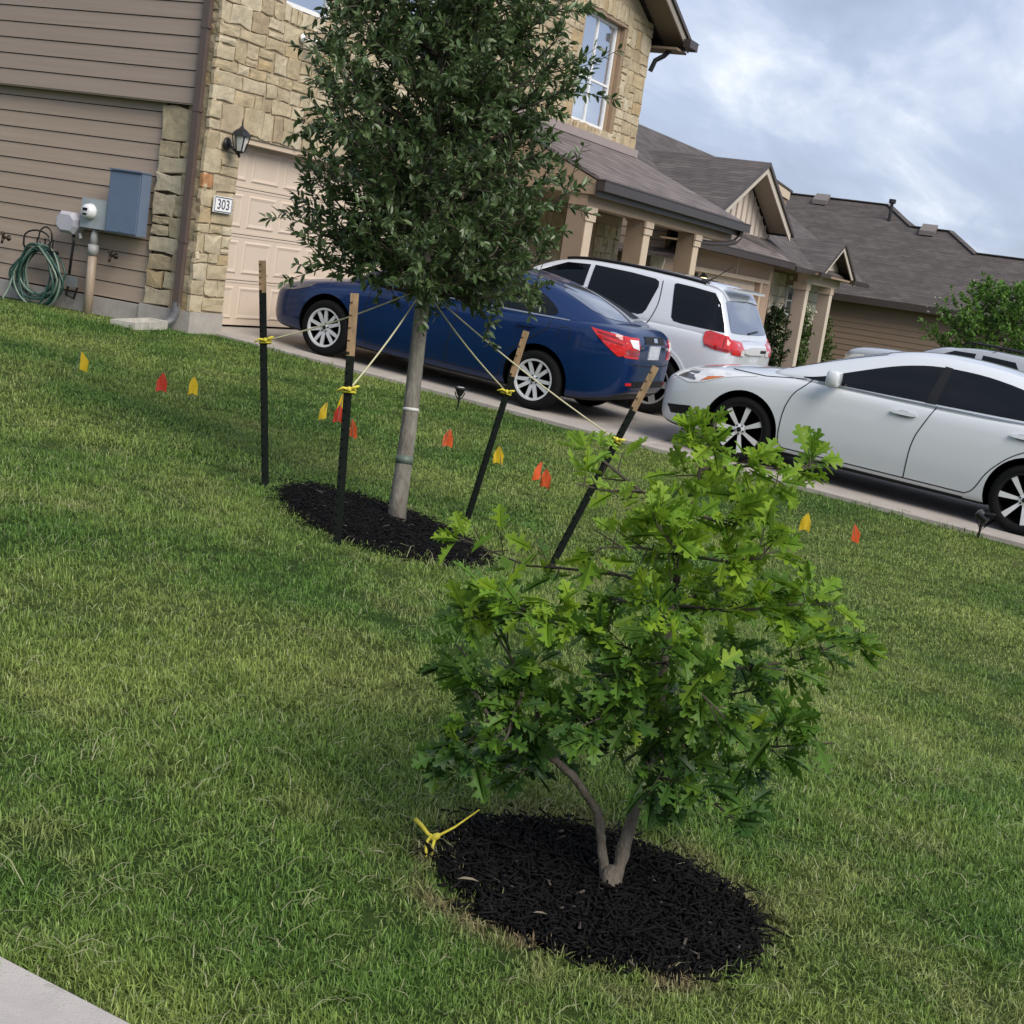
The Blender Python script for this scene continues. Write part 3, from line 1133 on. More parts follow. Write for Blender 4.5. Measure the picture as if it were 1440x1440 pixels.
# security camera
scm = empty("security_camera", (14.54, 10.25, 3.70), "small white bullet security camera on the upper stone wall", "camera")
b = MB().lathe([(0, 0), (.045, 0), (.05, .015), (.03, .03), (0, .03)], (14.50, 10.25, 3.72), (0, -1, 0), 16)
b.tube([(14.50, 10.23, 3.72), (14.51, 10.17, 3.71), (14.55, 10.13, 3.70)], .018, 8)
b.build("mount", WHITE, scm, True)
b = MB().lathe([(0, -.05), (.036, -.045), (.045, -.03), (.045, .09), (.04, .1)], (14.56, 10.10, 3.70), (.75, -.55, -.35), 16)
bo = b.build("housing", WHITE, scm, True)
d_ = Vector((.75, -.55, -.35)).normalized()
b = MB().lathe([(.0, .088), (.039, .09), (.039, .094), (0, .094)], (14.56, 10.10, 3.70), d_, 16)
b.build("lens", PLASTIC, scm)

# utility boxes on the side wall
XW = 12.985
bb = empty("breaker_box", (XW, 11.19, 1.2), "tall blue-grey electrical panel box on the brown siding", "electrical box")
b = MB().box(XW - .16, XW - .001, 10.965, 11.42, 1.19, 1.88)
b.build("cabinet", BLUEBOX, bb)
b = MB().box(XW - .172, XW - .161, 10.98, 11.405, 1.205, 1.855)
bo = b.build("cover", BLUEBOX, bb)
MB().box(XW - .19, XW - .001, 10.955, 11.43, 1.881, 1.897).build("rain_lip", BLUEBOX, bb)
MB().box(XW - .176, XW - .1725, 11.17, 11.21, 1.215, 1.25).build("latch", BLUEBOX, bo)

mt = empty("electric_meter", (XW, 11.63, 1.2), "grey steel electric meter box with a round glass dial", "electric meter")
MB().box(XW - .13, XW - .001, 11.45, 11.82, 1.2, 1.53).build("cabinet", STEEL, mt)
b = MB().lathe([(.088, 0), (.09, .02), (.082, .03), (.078, .075), (.06, .09), (0, .094)], (XW - .13, 11.68, 1.385), (-1, 0, 0), 24)
mo = b.build("dial", WHITEL, mt, True)
MB().box(XW - .229, XW - .2245, 11.645, 11.715, 1.39, 1.42).build("display", PLASTIC, mo)
MB().box(XW - .228, XW - .2245, 11.65, 11.71, 1.34, 1.36).build("display", PLASTIC, mo)
MB().tube([(XW - .06, 11.4205, 1.27), (XW - .06, 11.4495, 1.27)], .03, 10).build("conduit_nipple", STEEL, mt)

cd = empty("conduit_pipe", (XW - .06, 11.65, .2), "tan plastic conduit running from the meter down into the grass", "pipe")
MB().tube([(XW - .06, 11.65, .12), (XW - .06, 11.65, 1.0)], .052, 14).build("pipe", PVC, cd, True)
MB().tube([(XW - .06, 11.65, .90), (XW - .06, 11.65, 1.02)], .062, 14).build("coupling", PVCG, cd, True)
MB().tube([(XW - .06, 11.65, 1.02), (XW - .06, 11.65, 1.10), (XW - .06, 11.64, 1.199)], [.045, .045, .035], 14).build("adapter", PVCG, cd, True)

tp = empty("telecom_box", (XW, 12.03, 1.1), "rounded pale grey telecom box beside the electric meter", "utility box")
b = MB()
oc = [(11.86, 1.18), (11.92, 1.10), (12.12, 1.10), (12.2, 1.17), (12.2, 1.27), (12.13, 1.345), (11.94, 1.345), (11.86, 1.27)]
cy, cz = 12.03, 1.222
b.add([(XW - .001, y, zz) for y, zz in oc] + [(XW - .11, y, zz) for y, zz in oc] + [(XW - .15, cy + (y - cy) * .72, cz + (zz - cz) * .72) for y, zz in oc],
      [(k, (k + 1) % 8, 8 + (k + 1) % 8, 8 + k) for k in range(8)] + [(8 + k, 8 + (k + 1) % 8, 16 + (k + 1) % 8, 16 + k) for k in range(8)] + [tuple(range(16, 24))])
b.build("case", mk("telecom_grey", (.46, .45, .50), .45), tp)
MB().tube([(XW - .05, 11.97, 1.11), (XW - .05, 11.96, 1.0), (XW - .03, 11.99, .85), (XW - .03, 12.0, .64)], .016, 8).build("cable", BLACKM, tp, True)
MB().tube([(XW - .05, 11.88, 1.12), (XW - .06, 11.85, 1.06)], .02, 8).build("stub", PVCG, tp)

ob = empty("outlet_box", (XW, 11.93, .5), "small grey weatherproof outlet box low on the siding by the hose", "outlet box")
MB().box(XW - .05, XW - .001, 11.87, 12.02, .50, .62).build("cover", mk("outlet_grey", (.16, .17, .17), .5, var=.15), ob)
MB().tube([(XW - .03, 12.0, .499), (XW - .03, 12.02, .40), (XW - .03, 11.9, .37), (XW - .03, 11.86, .5)], .014, 7).build("cable", BLACKM, ob)


def spigot(y, zz, label):
    t = empty("hose_bib", (XW, y, zz), label, "faucet")
    b_ = MB().lathe([(.035, 0), (.035, .01), (.014, .015), (.014, .07), (.02, .075), (.02, .1), (0, .1)], (XW - .001, y, zz), (-1, 0, 0), 10)
    b_.tube([(XW - .075, y, zz), (XW - .10, y, zz - .03), (XW - .11, y, zz - .07)], .015, 8)
    b_.build("valve", BRASS, t, True)
    h_ = MB()
    for k in range(5):
        a = k * 2 * math.pi / 5
        h_.tube([(XW - .1, y, zz + .035), (XW - .1 + .0, y + .04 * math.cos(a), zz + .035 + .04 * math.sin(a))], .009, 6)
    h_.tube([(XW - .09, y, zz), (XW - .1, y, zz + .04)], .009, 6)
    h_.build("handle", BRASS, t)


spigot(11.36, .93, "dark bronze hose faucet between the conduit and the stone corner")
spigot(13.0, .93, "dark hose faucet on the siding left of the hose coil")

# hose hanger and coil
hh = empty("hose_hanger", (XW, 12.42, .9), "black wire hose hanger on the brown siding", "hose hanger")
b = MB()
for yy in (12.22, 12.62):
    b.tube([(XW - .005, yy, .86), (XW - .12, yy, .86), (XW - .15, yy, .90), (XW - .15, yy, .98)], .012, 7)
b.tube([(XW - .15, 12.22, .98)] + [(XW - .15, 12.42 - .2 * math.cos(a), .98 + .10 * math.sin(a)) for a in np.linspace(0, math.pi, 9)] + [(XW - .15, 12.62, .98)], .011, 6)
b.tube([(XW - .02, 12.42 + .1 * math.cos(a), 1.02 + .11 * math.sin(a)) for a in np.linspace(0, 2 * math.pi, 17)], .010, 6)
for yy in (12.3, 12.42, 12.54):
    b.tube([(XW - .02, yy, .84), (XW - .02, yy, 1.0)], .01, 6)
b.tube([(XW - .02, 12.2, .84), (XW - .02, 12.64, .84)], .012, 6)
b.build("bracket", BLACKM, hh)
hs = empty("garden_hose", (XW - .1, 12.42, .2), "coiled green and grey garden hose hanging against the siding", "hose")
rh = random.Random(5)
for k in range(13):
    pts = []
    w_ = rh.uniform(.24, .40)
    lo = rh.uniform(.16, .36)
    dy = rh.uniform(-.05, .05)
    hi = rh.uniform(.86, .93)
    for a in np.linspace(0, 2 * math.pi, 29):
        s_, c_ = math.sin(a), math.cos(a)
        hz = (hi + lo) / 2 + (hi - lo) / 2 * c_
        wid = w_ * (1.0 if c_ < 0 else (1 - .35 * c_))
        pts.append((XW - .06 - .02 * (k % 4) - .02 * math.sin(a * 2 + k), 12.42 + dy + wid * s_ + .02 * math.sin(3 * a + k), hz))
    MB().tube(pts, .013, 7, caps=False).build("coil", HOSE if k % 3 else HOSE2, hs, True)
MB().tube([(XW - .1, 12.75, .6), (XW - .14, 12.8, .36), (XW - .2, 12.82, .24), (XW - .22, 12.72, .215), (XW - .2, 12.6, .22)], .013, 7).build("loose_end", HOSE2, hs, True)
MB().lathe([(.016, 0), (.018, .02), (.014, .05), (0, .05)], (XW - .2, 12.83, .21), (-.3, .9, .3), 8).build("nozzle", STEEL, hs)

# splash block
sb = MB()
zs_ = tz(12.45, 10.4) + .02
o4 = [(12.15, 10.28), (12.85, 10.42), (12.82, 10.66), (12.10, 10.58)]
ctr = Vector((12.48, 10.485, 0))
vs = [(x, y, zs_ - .03) for x, y in o4] + [(x, y, zs_ + (.05 if i in (0, 3) else .075)) for i, (x, y) in enumerate(o4)]
inn = [(ctr.x + (x - ctr.x) * .8, ctr.y + (y - ctr.y) * .66) for x, y in o4]
vs += [(x, y, zs_ + (.05 if i in (0, 3) else .075)) for i, (x, y) in enumerate(inn)] + [(x, y, zs_ + .025) for x, y in inn]
fs = [(0, 3, 2, 1)]
for k in range(4):
    k2 = (k + 1) % 4
    fs += [(k, k2, 4 + k2, 4 + k), (4 + k, 4 + k2, 8 + k2, 8 + k), (8 + k, 8 + k2, 12 + k2, 12 + k)]
fs.append((12, 13, 14, 15))
sb.add(vs, fs)
so_ = sb.build("splash_block", mk("splash_concrete", (.44, .42, .37), .9, var=.2, vscale=14, bump=.3))
tag(so_, "concrete splash block in the grass under the downspout elbow", "splash block")

# ================================================================== HOUSE TWO (board-and-batten gable)
h2 = empty("gabled_house", (32, 11, -.25), "single-storey tan house with a board-and-batten gable over its garage", "house")
HX, HY = 27.0, 10.0
HB = -.35
w2 = MB()
w2.box(HX + .05, HX + .25, HY + .3, 19, HB, 3.2)
w2.box(HX + .05, 28.55, HY, HY + .3, HB, 2.62)
w2.box(28.55, 33.75, HY, HY + .3, 1.985, 2.62)
w2.box(33.75, 34.65, HY, HY + .3, HB, 2.62)
w2.box(34.45, 34.65, HY + .3, 10.5, HB, 2.62)
w2.box(34.65, 42.0, 10.47, 10.75, HB, 2.62)
w2.box(41.8, 42.0, 10.75, 19, HB, 2.62)
w2.build("wall", STUCCO, h2)
z = HB + .2
for k in range(14):
    plank(h2, HX + .05, 10.32, 16, z, .1785, SIDING)
    z += .1785
z = 2.2
for k in range(6):
    plank(h2, HX - .01, 10.02, 16, z, .1785, SIDING)
    z += .1785
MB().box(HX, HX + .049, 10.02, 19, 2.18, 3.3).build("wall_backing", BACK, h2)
lay(ashlar(10.0, 10.3, HB, 2.17, rs, hmin=.2, hmax=.36, wmin=.25, wmax=.4), lambda a, b_, d: (HX + .03 - d, a, b_), h2, m=PALE)
gd2 = MB()
gd2.box(28.55, 33.75, HY + .12, HY + .16, HB, 1.98)
g2 = gd2.build("garage_door", DOORP, h2)
for k in range(4):
    for j in range(8):
        x0 = 28.6 + j * .645
        MB().box(x0 + .05, x0 + .6, HY + .112, HY + .119, HB + .16 + k * .53, HB + .16 + k * .53 + .40).build("panel", DOORP, g2)
tt = MB()
tt.box(28.4, 34.4, HY - .035, HY - .002, 1.93, 2.02)
tt.box(31.68, 31.74, HY - .02, HY - .002, 2.022, 2.6)
tt.box(28.47, 28.55, HY - .03, HY - .002, HB, 1.928)
tt.box(33.75, 33.85, HY - .03, HY - .002, HB, 1.928)
tt.build("door_trim", TRIM, h2)
# skirt roof and its gutter
sk = MB()
sk.prism([(26.6, 9.5, 2.50), (34.35, 9.5, 2.50), (34.35, 10.26, 2.87), (26.6, 10.26, 2.87)], (0, 0, .045))
sk.prism([(34.36, 9.5, 2.50), (34.36, 10.26, 2.87), (35.1, 11.4, 2.87), (34.4, 9.5, 2.50)], (0, 0, .045))
sk.build("skirt_roof", ROOF2, h2)
gg = MB()
gg.box(26.55, 34.3, 9.38, 9.49, 2.36, 2.49)
gg.box(26.54, 34.31, 9.37, 9.492, 2.492, 2.512)
gg.build("gutter", GUTTER, h2)
MB().box(26.6, 34.3, 9.493, 9.53, 2.34, 2.49).build("fascia", FASCIA, h2)
MB().box(26.6, 34.3, 9.531, 10.0, 2.42, 2.45).build("soffit", TRIM_DK, h2)
# gable wall with battens
AX, AZ, GS = 31.94, 4.50, .465
gy0 = 10.27
gb = MB()
gb.prism([(28.3, gy0, 2.75), (35.2, gy0, 2.75), (AX, gy0, AZ - .12)], (0, .12, 0))
gb.build("gable_wall", BATTEN_W, h2)
x = 28.6
while x < 35.1:
    top = AZ - .16 - GS * abs(x - AX)
    if top > 2.95:
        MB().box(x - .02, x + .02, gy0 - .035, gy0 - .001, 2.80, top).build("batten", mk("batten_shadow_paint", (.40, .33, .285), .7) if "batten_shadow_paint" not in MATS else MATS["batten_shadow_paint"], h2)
    x += .40
MB().box(28.4, 34.2, gy0 - .05, gy0 - .0355, 2.86, 2.93).build("gable_base_trim", TRIM, h2)
gr = MB()
for sg, xe in ((-1, 26.7), (1, 34.9)):
    ze = AZ - GS * abs(xe - AX)
    gr.prism([(AX, 9.72, AZ), (xe, 9.72, ze), (xe, 14.2, ze), (AX, 14.2, AZ)], (0, 0, .05))
gr.build("gable_roof", ROOF, h2)
rk = MB()
for sg, xe in ((-1, 28.9), (1, 34.7)):
    ze = AZ - GS * abs(xe - AX)
    rk.prism([(AX, 9.74, AZ - .20), (xe, 9.74, ze - .20), (xe, 9.74, ze - .01), (AX, 9.74, AZ - .01)], (0, .03, 0))
rk.build("rake_board", mk("rake_cream", (.50, .44, .38), .65, var=.06), h2)
rf = MB()
for sg, xe in ((-1, 28.9), (1, 34.85)):
    ze = AZ - GS * abs(xe - AX)
    rf.prism([(AX, 9.69, AZ - .03), (xe, 9.69, ze - .03), (xe, 9.69, ze + .055), (AX, 9.69, AZ + .055)], (0, .028, 0))
rf.build("drip_edge", FASCIA, h2)
rsf = MB()
for sg, xe in ((-1, 28.9), (1, 34.65)):
    ze = AZ - GS * abs(xe - AX)
    rsf.prism([(AX, 9.772, AZ - .07), (xe, 9.772, ze - .07), (xe, gy0 - .002, ze - .07), (AX, gy0 - .002, AZ - .07)], (0, 0, .05))
rsf.build("soffit", mk("soffit_warm", (.36, .29, .23), .7), h2)
# main roof: front slope from the porch eave to the long ridge
RY2, RZ2 = 14.0, 5.33
mr = MB()
mr.prism([(35.0, 9.45, 2.42), (42.5, 9.45, 2.42), (42.5, RY2, RZ2), (26.6, RY2, RZ2), (26.6, 11.6, 3.80)], (0, 0, .05))
mr.prism([(26.6, RY2, RZ2), (42.5, RY2, RZ2), (42.5, 19.4, 2.0), (26.6, 19.4, 2.0)], (0, 0, .05))
mr.build("main_roof", ROOF, h2)
mw = MB()
mw.prism([(27.1, 11.6, 2.6), (27.1, 11.6, 3.75), (27.1, RY2, RZ2 - .06), (27.1, 19.0, 2.2)], (.1, 0, 0))
mw.prism([(41.85, 9.9, 2.4), (41.85, 9.9, 2.6), (41.85, RY2, RZ2 - .06), (41.85, 19.0, 2.2)], (.1, 0, 0))
mw.build("gable_end_wall", SIDING_FAR, h2)
# small rear roof end seen past the gable
rr = MB()
rr.prism([(40.0, 12.6, 5.18), (44.3, 12.6, 4.90), (44.3, 14.5, 4.90), (40.0, 14.5, 5.18)], (0, 0, .06), 0)
rr.prism([(40.0, 12.62, 4.85), (44.1, 12.62, 4.66), (44.1, 12.62, 4.89), (40.0, 12.62, 5.17)], (0, .05, 0), 1)
rr.prism([(40.0, 12.67, 3.9), (44.0, 12.67, 3.9), (44.0, 12.67, 4.89), (40.0, 12.67, 5.17)], (0, 1.7, 0), 2)
rr.build("rear_roof", [ROOF, TRIM, SIDING_FAR], h2)
# porch with its own little gable
PX, PZ, PS, PY = 38.3, 3.27, .47, 9.25
pq_ = MB()
for xe in (36.45, 40.15):
    ze = PZ - PS * abs(xe - PX)
    pq_.prism([(PX, PY, PZ), (xe, PY, ze), (xe, 11.2, ze), (PX, 11.2, PZ)], (0, 0, .05))
pq_.build("porch_roof", ROOF, h2)
pk = MB()
for xe in (36.5, 40.1):
    ze = PZ - PS * abs(xe - PX)
    pk.prism([(PX, PY + .015, PZ - .16), (xe, PY + .015, ze - .16), (xe, PY + .015, ze - .01), (PX, PY + .015, PZ - .01)], (0, .03, 0))
pk.build("rake_board", MATS["rake_cream"], h2)
pk = MB()
for xe in (36.4, 40.2):
    ze = PZ - PS * abs(xe - PX)
    pk.prism([(PX, PY - .03, PZ - .02), (xe, PY - .03, ze - .02), (xe, PY - .03, ze + .055), (PX, PY - .03, PZ + .055)], (0, .028, 0))
pk.build("drip_edge", FASCIA, h2)
MB().prism([(36.7, 9.62, 2.46), (39.9, 9.62, 2.46), (PX, 9.62, PZ - .1)], (0, .08, 0)).build("porch_gable_wall", BATTEN_W, h2)
pg = MB()
pg.box(34.4, 36.35, 9.36, 9.44, 2.33, 2.44)
pg.box(36.0, 37.0, 9.15, 9.24, 2.33, 2.43)
pg.box(39.7, 40.9, 9.15, 9.24, 2.33, 2.43)
pg.box(40.3, 42.5, 9.36, 9.44, 2.33, 2.44)
pg.build("gutter", GUTTER, h2)
MB().box(36.2, 40.4, 9.3, 10.40, 2.35, 2.40).build("porch_ceiling", TRIM_DK, h2)
MB().box(36.45, 40.0, 9.62, 9.86, 2.13, 2.349).build("porch_beam", TRIM, h2)
MB().box(34.66, 36.2, 9.46, 10.40, 2.38, 2.41).build("soffit", TRIM_DK, h2)
for cx in (36.45, 38.95):
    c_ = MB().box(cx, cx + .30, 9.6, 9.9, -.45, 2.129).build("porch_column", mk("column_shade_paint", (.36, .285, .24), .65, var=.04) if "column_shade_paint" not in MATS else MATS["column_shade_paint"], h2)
    MB().box(cx - .03, cx + .33, 9.57, 9.93, 1.95, 2.128).build("cap_trim", TRIM, c_)
    MB().box(cx + .0, cx + .30, 9.585, 9.598, -.4, 1.949).build("face_board", mk("face_board_cream", (.60, .52, .43), .6) if "face_board_cream" not in MATS else MATS["face_board_cream"], c_)  # cream front sheet paints the sunlit side onto the shade-toned column
lay([q for q in ashlar(36.3, 42.0, -.3, 2.3, rs, hmin=.2, hmax=.36, wmin=.3, wmax=.6) if not (q[1] > 37.75 and q[0] < 38.6 and q[3] > 1.2 and q[2] < 2.05)],
    lambda a, b_, d: (a, 10.47 - d, b_), h2, m=PALE)
window(h2, 37.82, 38.55, 1.24, 2.04, 10.42, .1, 0, .5, .06)
# lit lantern on the garage corner
l2 = empty("wall_lantern", (29.0, 9.9, 1.75), "lit wall lantern on the corner beside the gabled house's garage door", "lantern")
MB().box(28.93, 29.07, 9.955, 9.999, 1.55, 1.9).build("backplate", BLACKM, l2)
MB().lathe([(.0, .20), (.03, .18), (.11, .10), (.09, .09), (0, .09)], (29.0, 9.82, 1.72), (0, 0, 1), 8).build("cap", BLACKM, l2)
MB().lathe([(0, -.17), (.03, -.15), (.07, -.08), (0, -.08)], (29.0, 9.82, 1.72), (0, 0, 1), 8).build("base", BLACKM, l2)
MB().bar((29.0, 9.955, 1.60), (29.0, 9.83, 1.60), .03, .03).build("arm", BLACKM, l2)
bulb = bpy.data.materials.new("lit_bulb")
bulb.use_nodes = True
bb_ = bulb.node_tree.nodes["Principled BSDF"]
bb_.inputs["Base Color"].default_value = (1, .85, .5, 1)
bb_.inputs["Emission Color"].default_value = (1, .8, .42, 1)
bb_.inputs["Emission Strength"].default_value = 5
MB().lathe([(0, -.078), (.06, -.07), (.085, .02), (.075, .088), (0, .089)], (29.0, 9.82, 1.72), (0, 0, 1), 10).build("lamp_glass", bulb, l2, True)

# ================================================================== HOUSE THREE (long hip roof)
h3 = empty("hip_roof_house", (52, 10, -.7), "far brown house with a long stepped hip roof at the right", "house")
XE, ZE, HS = 46.0, 2.06, .62
w3 = MB().box(XE + .4, 51.5, 2.2, 24, -1.2, 2.02)
w3.build("wall", SIDING_FAR, h3)
sd3 = MB()
z = -.5
while z < 2.0:
    sd3.add([(XE + .375, 2.2, z), (XE + .375, 24, z), (XE + .392, 24, z + .19), (XE + .392, 2.2, z + .19), (XE + .398, 2.2, z), (XE + .398, 24, z)], [(0, 1, 2, 3), (0, 4, 5, 1)])
    z += .1785
o = sd3.build("planks", SIDING_FAR, h3)
o["kind"] = "stuff"
H3R = shingle("asphalt_shingle_far", (.082, .070, .065), .2)
# one near slope carrying three stepped ridges, with their hip ends and far slopes: (ridge X, ridge end Y, back Y)
HV = [(51.3, 11.15, 24), (50.17, 8.73, 12.5), (49.1, 4.4, 10.5)]
zr = lambda xr: ZE + HS * (xr - XE)
near = [(46, 1.3), (46, 24), (51.3, 24), (51.3, 11.15), (50.17, 10.02), (50.17, 8.73), (49.1, 7.66), (49.1, 4.4)]
nr = MB()
nr.prism([(x, y, zr(x)) for x, y in near], (0, 0, .06))
nr.build("roof", H3R, h3)
hb = MB()
for xr, ye, yb in HV:
    hw = xr - XE
    hb.prism([(xr, ye, zr(xr)), (xr + hw, ye - hw, ZE), (xr + hw, yb, ZE), (xr, yb, zr(xr))], (0, 0, .06))
    hb.prism([(xr, ye, zr(xr)), (XE, ye - hw, ZE), (xr + hw, ye - hw, ZE)], (0, 0, .055))
hb.build("hip_end", H3R, h3)
rc = MB()
for xr, ye, yb in HV:
    rc.bar((xr, ye, zr(xr) + .075), (xr, {51.3: 24, 50.17: 10.0, 49.1: 7.6}[xr], zr(xr) + .075), .22, .03)
    d_ = 1.15
    rc.bar((xr, ye, zr(xr) + .075), (xr - d_, ye - d_, zr(xr - d_) + .075), .22, .03)
rc.build("ridge_cap", H3R, h3)
ff = MB().box(45.95, 45.998, 1.3, 24, 1.90, 2.10)
ff.build("fascia", FASCIA, h3)
MB().box(45.999, 46.5, 1.3, 24, 1.96, 2.0).build("soffit", SOFFIT, h3)
for x, y in ((51.0, 13.45), (49.92, 9.4)):
    v = MB()
    z0 = zr(x) + .06
    v.add([(x - .25, y - .25, z0 - .10), (x + .2, y - .25, z0 + .18), (x + .2, y + .25, z0 + .18), (x - .25, y + .25, z0 - .10),
           (x - .25, y - .25, z0 + .05), (x + .2, y - .25, z0 + .30), (x + .2, y + .25, z0 + .30), (x - .25, y + .25, z0 + .05)],
          [(0, 1, 2, 3), (7, 6, 5, 4), (0, 4, 5, 1), (1, 5, 6, 2), (2, 6, 7, 3), (3, 7, 4, 0)])
    v.build("roof_vent", mk("vent_grey", (.16, .14, .13), .7) if "vent_grey" not in MATS else MATS["vent_grey"], h3)
px_, py_ = 50.35, 10.85
vp = MB().tube([(px_, py_, zr(px_) - .05), (px_, py_, zr(px_) + .62)], .055, 8)
vp.lathe([(.055, 0), (.12, .03), (.12, .16), (.0, .17)], (px_, py_, zr(px_) + .62), (0, 0, 1), 8)
vp.build("vent_pipe", BLACKM, h3)

# ================================================================== BEYOND THE FRAME: unseen house and trees, added to darken reflections
h4 = empty("next_door_house", (-10, 15, .4), "two-storey tan house whose driveway the photograph is taken from", "house")
b = MB()
b.box(-17, -4.6, 10.3, 22, 0, 5.8)
b.build("wall", SIDING, h4)
b = MB()
b.prism([(-17.6, 9.7, 5.75), (-4.0, 9.7, 5.75), (-10.8, 9.7, 8.6)], (0, 13, 0))
b.build("roof", ROOF, h4)
g_ = MB().box(-10.2, -5.2, 10.22, 10.295, .4, 2.55).build("garage_door", DOORP, h4)
for k in range(4):
    for j in range(6):
        MB().box(-10.1 + j * .82, -9.4 + j * .82, 10.205, 10.219, .48 + k * .52, .84 + k * .52).build("panel", DOORP, g_)
for x0 in (-15.5, -9.5, -7.0):
    f_ = MB().box(x0, x0 + 1.2, 10.23, 10.29, 3.6, 5.1).build("window", WHITE, h4)
    MB().box(x0 + .08, x0 + 1.12, 10.22, 10.229, 3.68, 5.02).build("pane", GLASS, f_)
f_ = MB().box(-4.59, -4.54, 13, 14.2, 3.6, 5.0).build("window", WHITE, h4)
MB().box(-4.539, -4.53, 13.08, 14.12, 3.68, 4.92).build("pane", GLASS, f_)
MB().box(-13.5, -12.5, 10.24, 10.295, .4, 2.45).build("front_door", MATS["front_door_paint"], h4)

# ================================================================== CARS
def eval_mesh(o):
    dg = bpy.context.evaluated_depsgraph_get()
    return bpy.data.meshes.new_from_object(o.evaluated_get(dg))


def loft(sections):
    """sections: list of half rings [(x, z)...] from bottom centre to top centre at given y -> closed mesh"""
    vs, fs = [], []
    n = None
    for y, half in sections:
        ring = [(-x, y, z) for x, z in half] + [(x, y, z) for x, z in half[-2:0:-1]]
        n = len(ring)
        vs += ring
    for i in range(len(sections) - 1):
        for j in range(n):
            fs.append((i * n + j, i * n + (j + 1) % n, (i + 1) * n + (j + 1) % n, (i + 1) * n + j))
    h = len(sections[0][1])
    for base in (0, (len(sections) - 1) * n):       # caps as quad strips between the two sides
        for k in range(1, h - 1):
            a, b = base + k, base + k + 1
            c, d = base + (n - k - 1) % n, base + (n - k) % n
            if b == c:
                fs.append((a, b, d))
            elif k == 1:
                fs.append((base, a, d)) if a != d else None
                fs.append((a, b, c, d))
            else:
                fs.append((a, b, c, d))
    return vs, fs


def chaikin(p, it=2, closed=True):
    for _ in range(it):
        q = []
        n = len(p)
        for i in range(n if closed else n - 1):
            a, b = p[i], p[(i + 1) % n]
            q += [(a[0] * .78 + b[0] * .22, a[1] * .78 + b[1] * .22), (a[0] * .22 + b[0] * .78, a[1] * .22 + b[1] * .78)]
        if not closed:
            q = [p[0]] + q + [p[-1]]
        p = q
    return p


def inside(pt, poly):
    x, y = pt
    c = False
    n = len(poly)
    for i in range(n):
        (x1, y1), (x2, y2) = poly[i], poly[(i + 1) % n]
        if (y1 > y) != (y2 > y) and x < (x2 - x1) * (y - y1) / (y2 - y1) + x1:
            c = not c
    return c


